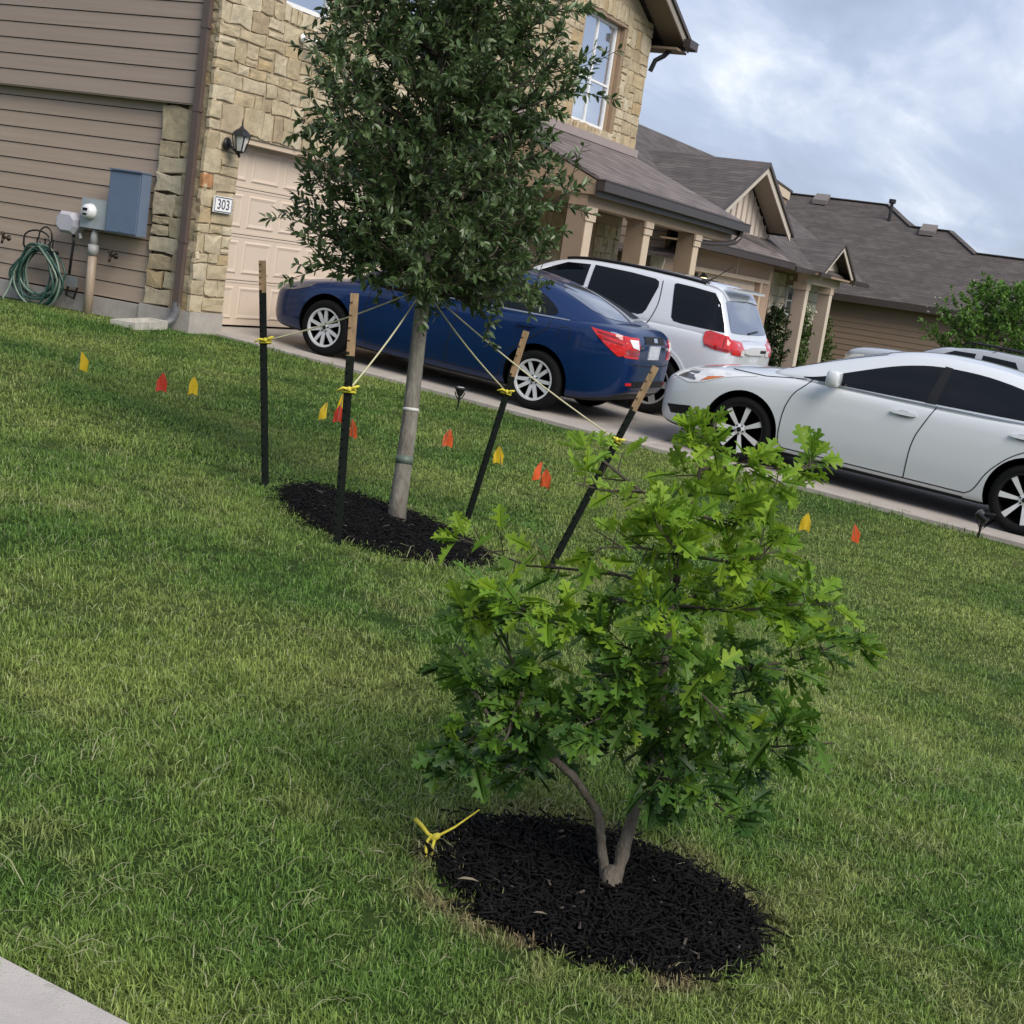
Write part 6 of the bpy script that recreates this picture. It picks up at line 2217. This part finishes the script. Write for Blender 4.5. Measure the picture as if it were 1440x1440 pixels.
for k in rest:
    V, F = leaf_data[int(var_[k])]
    VV.append(P[k] + (V[:, :1] * dF[k] + V[:, 1:2] * sF[k] + V[:, 2:3] * uF[k]) * L[k])
    FF.append(F + kk)
    MI += [int(cls[k])] * len(F)
    kk += len(V)
o = np_mesh("foliage", np.concatenate(VV), np.concatenate(FF), [LEAF_OLD_SHADED, LEAF_MID, LEAF_NEW], ro, mi=MI, smooth=True)
o["kind"] = "stuff"
print("oak leaves", len(P))


# --- unseen leaf belts, added as dark surroundings for the cars to reflect
def added_tree_belt(name, label, a, b, h, seed):
    rgw = np.random.default_rng(seed)
    a, b = np.array(a, float), np.array(b, float)
    ln = np.linalg.norm(b - a)
    n_ = int(ln * 55)
    t = rgw.random(n_)
    base = a + (b - a) * t[:, None] + rgw.normal(0, 1.6, (n_, 2))
    top = h * (.55 + .45 * np.abs(np.sin(t * ln * .42 + seed) * np.cos(t * ln * .17)))
    z_ = top * np.sqrt(rgw.random(n_))
    P_ = np.stack([base[:, 0], base[:, 1], z_ + T(base[:, 0], base[:, 1])], 1)
    v, f = leaf_batch(P_, unit(rgw.normal(0, 1, (n_, 3))), unit(rgw.normal(0, 1, (n_, 3))), rgw.uniform(.5, 1.0, n_), rgw.uniform(.3, .6, n_), leaf_template("oval"))
    tag(np_mesh(name, v, f, LEAF_SHRUB, None), label, "trees", kind="stuff")


added_tree_belt("woods", "line of dark trees beyond the far side of the street", (-45, -27), (90, -27), 8.5, 2)
added_tree_belt("woods", "line of dark trees behind the next-door house", (-36, -26), (-36, 40), 9.5, 3)


# ================================================================== MULCH RINGS
def mulch(cx, cy, rx, ry, ang, n_chip, label, seed, h=.004):
    rg = np.random.default_rng(seed)
    ca, sa = math.cos(ang), math.sin(ang)
    nr_, na = 14, 64
    edge = 1 + .04 * np.sin(np.arange(na) * 2 * math.pi / na * 3 + seed) + .025 * np.sin(np.arange(na) * 2 * math.pi / na * 7 + 2 * seed) + rg.normal(0, .025, na)

    def surf(u, v):
        x, y = cx + u * ca - v * sa, cy + u * sa + v * ca
        r = np.sqrt((u / rx) ** 2 + (v / ry) ** 2)
        return x, y, T(x, y) + h * np.clip(1 - r ** 4, 0, 1) + .004

    V = []
    for i in range(nr_ + 1):
        rr_ = i / nr_
        for j in range(na):
            a = 2 * math.pi * j / na
            x, y, z_ = surf(rx * rr_ * edge[j] * math.cos(a), ry * rr_ * edge[j] * math.sin(a))
            V.append((x, y, float(z_) + (rg.normal(0, .006) if i < nr_ else -.03)))
    F = []
    for i in range(nr_):
        for j in range(na):
            F.append((i * na + j, i * na + (j + 1) % na, (i + 1) * na + (j + 1) % na, (i + 1) * na + j))
    mi = [0] * len(F)
    # bark chips
    rad = np.sqrt(rg.uniform(0, 1, n_chip)) * (1.0 + .09 * np.abs(rg.normal(0, 1, n_chip)) * (rg.random(n_chip) < .35))
    a = rg.uniform(0, 2 * math.pi, n_chip)
    x, y, z_ = surf(rx * rad * np.cos(a), ry * rad * np.sin(a))
    P = np.stack([x, y, z_ + rg.uniform(-.004, .018, n_chip)], 1)
    yawa = rg.uniform(0, 2 * math.pi, n_chip)
    D = np.stack([np.cos(yawa), np.sin(yawa), rg.normal(0, .35, n_chip)], 1)
    N = unit(np.stack([rg.normal(0, .35, n_chip), rg.normal(0, .35, n_chip), np.ones(n_chip)], 1))
    D, S, U = frames(D, N)
    ln = np.exp(rg.normal(math.log(.026), .55, n_chip)) * .5
    wd = rg.uniform(.002, .007, n_chip) * .6
    th = rg.uniform(.0015, .004, n_chip) * .7
    k0 = len(V)
    cor = [(-1, -1, -1), (1, -.5, -1), (1, .5, -1), (-1, 1, -1), (-1, -1, 1), (1, -.5, 1), (1, .5, 1), (-1, 1, 1)]
    CV = np.concatenate([(P + D * (ln * c[0])[:, None] + S * (wd * c[1])[:, None] + U * (th * c[2])[:, None])[:, None, :] for c in cor], 1).reshape(-1, 3)
    q = np.array([(0, 3, 2, 1), (4, 5, 6, 7), (0, 1, 5, 4), (1, 2, 6, 5), (2, 3, 7, 6), (3, 0, 4, 7)])
    CF = (q[None] + (np.arange(n_chip) * 8)[:, None, None] + k0).reshape(-1, 4)
    pale = (rg.random(n_chip) < .014).astype(int) + 1
    mi += list(np.repeat(pale, 6))
    o = np_mesh("mulch_bed", np.concatenate([np.array(V), CV]), np.concatenate([np.array(F), CF]), [SOILM, MULCH, MULCHP], None, mi=mi)
    return tag(o, label, "mulch", kind="stuff")


R1 = (6.68, 3.82, .92, .56, R(42))
R2 = (3.335, 1.135, .43, .37, R(88))
mulch(*R1, 5200, "round bed of black shredded mulch under the staked live oak", 4)
mulch(*R2, 7000, "round bed of black shredded mulch under the red oak sapling, nearest the camera", 9)

# ================================================================== STAKES, ROPES, FLAGS, LIGHTS
tree_tie = np.array((7.150, 4.036, 1.30))
ST = [((6.59, 4.553, .107), (6.693, 4.821, 1.315), (6.661, 4.716, .885), .055, "dark stake standing farthest left, beyond the mulch ring", "left"),
      ((5.817, 3.568, .064), (5.961, 3.738, 1.252), (5.908, 3.668, .798), .08, "dark tan-topped stake at the near left edge of the staked tree's mulch", "near left"),
      ((7.866, 3.92, -.093), (8.131, 3.831, 1.108), (8.044, 3.864, .724), .075, "dark green stake behind the staked tree, leaning right past the blue car's rear wheel", "rear"),
      ((7.35, 3.094, -.128), (7.707, 2.80, 1.054), (7.572, 2.916, .622), .08, "leaning studded stake with a tan top, right of the staked tree behind the red oak", "right")]
for si, (b0, t0, kn, tipf, lab, wh) in enumerate(ST):
    b0, t0, kn = np.array(b0), np.array(t0), np.array(kn)
    st = empty("tree_stake", tuple(b0), lab, "stake", "stakes round the young live oak")
    ax = unit(t0 - b0)
    ht = np.linalg.norm(t0 - b0)
    f0 = [.145, .25, .24, .22][si]
    view = unit(np.array([b0[0], b0[1], 0.0]))
    sd = unit(np.cross(ax, view))
    fr = unit(np.cross(sd, ax))

    def tee(mb, a, b, m=0):
        a, b = Vector(a), Vector(b)
        mb.bar(a - Vector(fr) * .012, b - Vector(fr) * .012, .006, .040, tuple(sd), m)   # flange faces the viewer
        mb.bar(a + Vector(fr) * .008, b + Vector(fr) * .008, .032, .006, tuple(sd), m)   # web
    base = b0 - ax * .15
    mid_ = b0 + ax * ht * (1 - f0)
    mb = MB()
    tee(mb, base, mid_)
    n_st = 20
    for k in range(n_st):
        p = b0 + ax * (.06 + k * ht * (1 - f0) / n_st)
        mb.bar(p - fr * .016 - sd * .006 + sd * .018, p - fr * .026 - sd * .006 + sd * .018, .014, .010, tuple(ax))
    mb.build("post", POST, st)
    mb = MB()
    tee(mb, mid_ + ax * .001, t0)
    for k in range(5):
        p = mid_ + ax * (.02 + k * ht * f0 / 5)
        mb.bar(p - fr * .016 + sd * .012, p - fr * .026 + sd * .012, .014, .010, tuple(ax))
    mb.build("bare_tip", POSTTIP, st)
    # rope from the knot up to the trunk
    rp = empty("guy_rope", tuple(kn), "yellow guy rope tied from the %s stake up to the live oak's trunk" % {"left": "far left", "near left": "near left", "rear": "rear green", "right": "right studded"}[wh], "rope", "ropes tying the live oak to its stakes")
    sagp = [kn + (tree_tie - kn) * t + np.array([0, 0, -.025 * math.sin(math.pi * t)]) for t in np.linspace(0, 1, 9)]
    MB().tube(sagp, .0048, 6).build("line", ROPE, rp, True)
    kb_ = MB()
    for q in range(2):
        c = kn + ax * (.012 * (q - 1))
        kb_.tube([c + sd * .030 * math.cos(a) - fr * .001 + fr * .026 * math.sin(a) for a in np.linspace(0, 2 * math.pi, 15)], .0065, 6)
    kb_.tube([kn - fr * .03, kn - fr * .04 + sd * .03 + ax * .005, kn - fr * .035 + sd * .058 - ax * .012], [.008, .007, .005], 6)
    kb_.tube([kn - fr * .03, kn - fr * .042 - sd * .03 + ax * .012, kn - fr * .035 - sd * .046 + ax * .018], [.008, .008, .006], 6)
    blobv = kn - fr * .034
    kb_.lathe([(0, -.014), (.012, -.008), (.014, 0), (.011, .009), (0, .014)], blobv, tuple(ax), 8)
    kb_.build("knot", ROPEY, rp, True)
# loops round the trunk
lp = MB()
for q in range(4):
    lp.tube([tree_tie + np.array([.055 * math.cos(a), .055 * math.sin(a), .014 * q - .02]) for a in np.linspace(0, 2 * math.pi, 17)], .005, 5)
tlp = lp.build("rope_loop", ROPE, None, True)
tag(tlp, "pale rope loops wound round the live oak's trunk below its crown", "rope")

# knotted yellow rope on the near mulch edge
ky = empty("knotted_rope", (3.23, 1.57, -.01), "short knotted piece of yellow rope at the left edge of the near mulch ring", "rope")
zk = tz(3.22, 1.58)
MB().tube([(3.215, 1.625, zk + .055), (3.205, 1.60, zk + .05), (3.20, 1.575, zk + .035), (3.205, 1.555, zk + .03)], [.007, .006, .005, .005], 8).build("tail", ROPEY, ky, True)
MB().tube([(3.20, 1.565, zk + .035), (3.175, 1.565, zk + .02), (3.16, 1.552, zk - .01), (3.172, 1.540, zk - .012), (3.19, 1.552, zk + .012), (3.205, 1.555, zk + .03)], .0042, 8).build("loop", ROPEY, ky, True)
MB().lathe([(0, -.018), (.008, -.01), (.010, 0), (.008, .01), (0, .018)], (3.205, 1.555, zk + .032), (.3, -.6, .5), 8).build("knot", ROPEY, ky, True)
MB().tube([(3.205, 1.55, zk + .035), (3.25, 1.525, zk + .055), (3.30, 1.50, zk + .085), (3.315, 1.492, zk + .095)], [.004, .003, .0025, .002], 7).build("tail", ROPEY, ky, True)

flags = [(8.06, 7.349, FLAGY, "yellow marking flag farthest left on the lawn"), (8.652, 7.021, FLAGR, "red marking flag at the left, just left of a yellow one"),
         (9.009, 7.019, FLAGY, "yellow marking flag just right of the leftmost red flag"), (9.539, 6.175, FLAGY, "yellow marking flag between the left and near left stakes"),
         (10.266, 6.434, FLAGY, "yellow marking flag half behind the near left stake, above a red flag"), (9.765, 6.134, FLAGR, "red marking flag half behind the near left stake, below a yellow flag"),
         (9.347, 5.698, FLAGO, "orange marking flag between the near left stake and the oak trunk"), (9.94, 5.279, FLAGO, "wide orange marking flag just right of the oak trunk"),
         (10.059, 4.77, FLAGY, "yellow marking flag between the rear stake and the orange double flag"), (9.713, 4.27, FLAGO, "upper orange flag of the close pair left of the sapling's top"),
         (9.518, 4.12, FLAGO, "lower orange flag of the close pair left of the sapling's top"), (10.838, 2.566, FLAGY, "yellow marking flag at the sapling's right edge, in front of the white sedan"),
         (10.918, 2.142, FLAGO, "orange marking flag farthest right on the lawn")]
rf_ = random.Random(17)
for i, (x, y, m_, lab) in enumerate(flags):
    z_ = tz(x, y)
    t = empty("marking_flag", (x, y, z_), lab, "flag", "utility marking flags on the lawn")
    h_ = rf_.uniform(.185, .22)
    a = rf_.uniform(0, 2 * math.pi)
    tilt = Vector((rf_.uniform(-.05, .05), rf_.uniform(-.05, .05), 0))
    top = Vector((x, y, z_ + h_)) + tilt
    MB().tube([(x, y, z_ - .03), top + Vector((0, 0, .008))], .0022, 5).build("wire", WIRE, t)
    b_ = MB()
    a = math.atan2(-x, y) + rf_.uniform(-.5, .5) + (math.pi if i % 2 else 0)
    for sgn, wsc in (((1, 1.0), (-1, .75)) if i % 3 else ((1, 1.35),)):
        dv = Vector((math.cos(a), math.sin(a), 0)) * sgn
        pv = Vector((-dv.y, dv.x, 0))
        nu, nv = 5, 4
        vs, fs = [], []
        for iu in range(nu):
            for iv in range(nv):
                u, v = iu / (nu - 1), iv / (nv - 1)
                p = top + Vector((0, 0, -.135 * v)) + dv * (.044 * u * wsc) + Vector((0, 0, -.070 * u ** 1.2 * (1 - .75 * v))) + pv * (.010 * math.sin(u * 5 + v * 3 + i) * u)
                vs.append(p)
        for iu in range(nu - 1):
            for iv in range(nv - 1):
                fs.append((iu * nv + iv, (iu + 1) * nv + iv, (iu + 1) * nv + iv + 1, iu * nv + iv + 1))
        b_.add(vs, fs)
    b_.build("flag", m_, t, True, fix=False)


def path_light(x, y, label, spot=False):
    z_ = tz(x, y)
    t = empty("garden_light", (x, y, z_), label, "garden light", "black stake lights along the driveway")
    MB().tube([(x, y, z_ - .05), (x, y, z_ + .16)], [.006, .014], 8).build("stake", BLACKM, t)
    b = MB()
    if spot:
        b.lathe([(0, -.06), (.03, -.055), (.045, .02), (.05, .05), (.04, .05), (0, .035)], (x, y, z_ + .21), (.2, .75, .45), 12)
        b.box(x - .05, x + .05, y - .10, y - .02, z_ + .24, z_ + .252)
    else:
        b.lathe([(.015, 0), (.03, .015), (.045, .055), (.06, .075), (.055, .08), (0, .085)], (x, y, z_ + .15), (0, 0, 1), 12)
    b.build("lamp_head", BLACKM, t)
    MB().lathe([(0, .0), (.038, .001), (.036, .006), (0, .007)], (x, y, z_ + .236) if not spot else (x + .012, y + .043, z_ + .234), (0, 0, 1) if not spot else (.2, .75, .45), 12).build("lens", LGLASS, t)
    for k in (-1, 1):
        MB().tube([(x, y, z_ + .10), (x + .02 * k, y - .035 * k, z_ + .16), (x + .03 * k, y - .04 * k, z_ + .19)], .006, 5).build("bracket", BLACKM, t)


path_light(12.69, 6.6, "black stake light in the grass beside the blue sedan")
path_light(13.30, 1.56, "black spotlight on a stake in front of the white sedan's rear wheel", True)
# fallen leaves on the near mulch and lawn
for x, y, s, lab in ((3.03, 1.395, .055, "pale fallen leaf lying on the left edge of the near mulch ring"), (3.02, 1.18, .035, "small grey fallen leaf on the near edge of the mulch ring"), (2.99, 1.62, .035, "fallen leaf on the grass left of the near mulch ring")):
    v, f = leaf_batch(np.array([[x, y, tz(x, y) + .035]]), np.array([[.45, -.9, .12]]), np.array([[.1, .2, 1.0]]), np.array([s]), np.array([s * .5]), leaf_template("oval"))
    tag(np_mesh("fallen_leaf", v, f, DEADLEAF, None, smooth=True), lab, "leaf")

# ================================================================== GRASS
gcol = bpy.data.collections.new("grass_clumps")          # source pieces for the lawn, never linked to the scene


def clump(seed, n, rad, hgt, flat, wid, straw=0, long=(1.2, 2.4)):
    rg = np.random.default_rng(seed)
    V, F, Tt, Dr = [], [], [], []
    for i in range(n):
        r = rad * math.sqrt(rg.random())
        a = rg.uniform(0, 2 * math.pi)
        bx_, by_ = r * math.cos(a), r * math.sin(a)
        d = rg.uniform(0, 2 * math.pi)
        lean = abs(rg.normal(.55, .45)) * flat
        h = hgt * rg.uniform(.55, 1.25)
        w = wid * rg.uniform(.7, 1.3)
        if i < straw:
            lean, h, w = rg.uniform(1.2, 1.5), hgt * rg.uniform(*long), wid * .8
        sx, sy = -math.sin(d), math.cos(d)
        k = len(V)
        z0 = -.008 if i >= straw else .015
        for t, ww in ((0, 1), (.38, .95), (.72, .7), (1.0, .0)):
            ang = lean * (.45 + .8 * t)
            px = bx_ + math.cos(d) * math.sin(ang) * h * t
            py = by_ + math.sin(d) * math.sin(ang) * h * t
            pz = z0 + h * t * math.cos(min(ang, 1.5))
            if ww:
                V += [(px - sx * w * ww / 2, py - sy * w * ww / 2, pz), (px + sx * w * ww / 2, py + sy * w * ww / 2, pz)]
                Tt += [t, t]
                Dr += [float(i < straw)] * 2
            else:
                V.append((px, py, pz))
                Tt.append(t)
                Dr.append(float(i < straw))
        F += [(k, k + 1, k + 3), (k, k + 3, k + 2), (k + 2, k + 3, k + 5), (k + 2, k + 5, k + 4), (k + 4, k + 5, k + 6)]
    me = np_mesh("grass_clump", np.array(V), np.array(F), BLADE, "mesh_only")
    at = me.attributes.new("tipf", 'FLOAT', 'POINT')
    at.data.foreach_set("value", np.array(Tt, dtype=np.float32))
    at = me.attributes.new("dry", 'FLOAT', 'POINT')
    at.data.foreach_set("value", np.array(Dr, dtype=np.float32))
    ob = bpy.data.objects.new("grass_clump_%02d" % seed, me)
    gcol.objects.link(ob)


for s in range(6):
    clump(s, 54, .05, .029, 1.6, .0026, straw=1 if s == 0 else 0)
for s in range(6, 9):
    clump(s, 40, .05, .03, 1.7, .0024, straw=2, long=(1.5, 4.2))
for s in range(9, 12):
    clump(s, 56, .10, .027, 1.5, .0042)


def grass_points():
    rg = np.random.default_rng(5)
    out = []
    rtv, upv, fwv = np.array(rt), np.array(up), np.array(fw)
    for (d0, d1, dens, sc) in ((1.5, 3.4, 1350, 1.0), (3.4, 5.2, 860, 1.1), (5.2, 8.0, 430, 1.2), (8.0, 11.5, 240, 1.3), (11.5, 17.0, 120, 1.45)):
        n = int(dens * (16.0 * 20.4))
        x = rg.uniform(1.9, 17.9, n)
        y = rg.uniform(-4.9, 15.5, n)
        z = T(x, y)
        v = np.stack([x, y, z - 1.5], 1)
        dist = np.linalg.norm(v, axis=1)
        w = v @ fwv
        u_, v_ = 2026.5 * (v @ rtv) / np.maximum(w, .1), -2026.5 * (v @ upv) / np.maximum(w, .1)
        keep = (dist >= d0) & (dist < d1) & (w > .5) & (np.abs(u_) < 720 + 950) & (np.abs(v_) < 720 + 900)
        keep &= (x > 2.0 + rg.normal(0, .02, n)) & (x < 13.47)
        keep &= ~((x > 12.97) & (y > 10.22))
        for (cx, cy, rx, ry, a) in (R1, R2):
            du, dv = x - cx, y - cy
            uu, vv = du * math.cos(a) + dv * math.sin(a), -du * math.sin(a) + dv * math.cos(a)
            keep &= ((uu / rx) ** 2 + (vv / ry) ** 2) > (.97 + rg.normal(0, .06, n)) ** 2
        # thin, worn strips: along the swale and round the mulch
        out.append(np.stack([x, y, z, np.full(n, sc), dist], 1)[keep])
    return np.concatenate(out)


GP = grass_points()
n = len(GP)
print("grass clumps", n)
gme = bpy.data.meshes.new("grass")
gme.vertices.add(n)
gme.vertices.foreach_set("co", GP[:, :3].astype(np.float32).ravel())
rg = np.random.default_rng(6)
bumpz = .012 * np.sin(GP[:, 0] * 2.1 + 1.3 * np.sin(GP[:, 1] * 1.7)) * np.cos(GP[:, 1] * 2.6 + GP[:, 0])
co = GP[:, :3].copy()
inr = ((GP[:, 0] - 6.67) ** 2 + (GP[:, 1] - 3.80) ** 2 < 1.0 ** 2) | ((GP[:, 0] - 3.335) ** 2 + (GP[:, 1] - 1.135) ** 2 < .5 ** 2)
co[:, 2] += np.where(inr, -.008, bumpz * ((GP[:, 0] > 2.2) & (GP[:, 0] < 13)))
gme.vertices.foreach_set("co", co.astype(np.float32).ravel())
pick = np.where(GP[:, 4] > 8.5, rg.integers(9, 12, n), np.where(rg.random(n) < .022, rg.integers(6, 9, n), rg.integers(0, 6, n)))
rot = np.stack([rg.normal(0, .12, n), rg.normal(0, .12, n), rg.uniform(0, 2 * math.pi, n)], 1)
tall = .80 + .30 * (np.sin(GP[:, 0] * 1.9 + 2 * np.sin(GP[:, 1] * 1.1)) * np.sin(GP[:, 1] * 2.3 + GP[:, 0] * .7) * .5 + .5)
scl = GP[:, 3] * tall * rg.uniform(.62, 1.38, n) * (.86 + .28 * (np.sin(GP[:, 0] * 31 + 3 * np.sin(GP[:, 1] * 23)) * np.sin(GP[:, 1] * 37) * .5 + .5))
a = gme.attributes.new("idx", 'INT', 'POINT')
a.data.foreach_set("value", pick.astype(np.int32))
a = gme.attributes.new("rotv", 'FLOAT_VECTOR', 'POINT')
a.data.foreach_set("vector", rot.astype(np.float32).ravel())
a = gme.attributes.new("scl", 'FLOAT', 'POINT')
a.data.foreach_set("value", scl.astype(np.float32))
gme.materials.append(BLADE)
grass = link("grass", gme)
tag(grass, "mown green lawn grass with paler dry patches between the two driveways", "grass", kind="stuff")
ng = bpy.data.node_groups.new("grass_scatter", 'GeometryNodeTree')
ng.interface.new_socket("Geometry", in_out='INPUT', socket_type='NodeSocketGeometry')
ng.interface.new_socket("Geometry", in_out='OUTPUT', socket_type='NodeSocketGeometry')
gi, go = ng.nodes.new("NodeGroupInput"), ng.nodes.new("NodeGroupOutput")
ip = ng.nodes.new("GeometryNodeInstanceOnPoints")
ci = ng.nodes.new("GeometryNodeCollectionInfo")
ci.inputs["Collection"].default_value = gcol
ci.inputs["Separate Children"].default_value = True
ci.inputs["Reset Children"].default_value = True


def nattr(nm, ty):
    q = ng.nodes.new("GeometryNodeInputNamedAttribute")
    q.data_type = ty
    q.inputs["Name"].default_value = nm
    return q.outputs["Attribute"]


er = ng.nodes.new("FunctionNodeEulerToRotation")
ng.links.new(nattr("rotv", 'FLOAT_VECTOR'), er.inputs[0])
ng.links.new(gi.outputs[0], ip.inputs["Points"])
ng.links.new(ci.outputs[0], ip.inputs["Instance"])
ip.inputs["Pick Instance"].default_value = True
ng.links.new(nattr("idx", 'INT'), ip.inputs["Instance Index"])
ng.links.new(er.outputs[0], ip.inputs["Rotation"])
ng.links.new(nattr("scl", 'FLOAT'), ip.inputs["Scale"])
ng.links.new(ip.outputs[0], go.inputs[0])
md = grass.modifiers.new("scatter", 'NODES')
md.node_group = ng
bpy.context.view_layer.update()
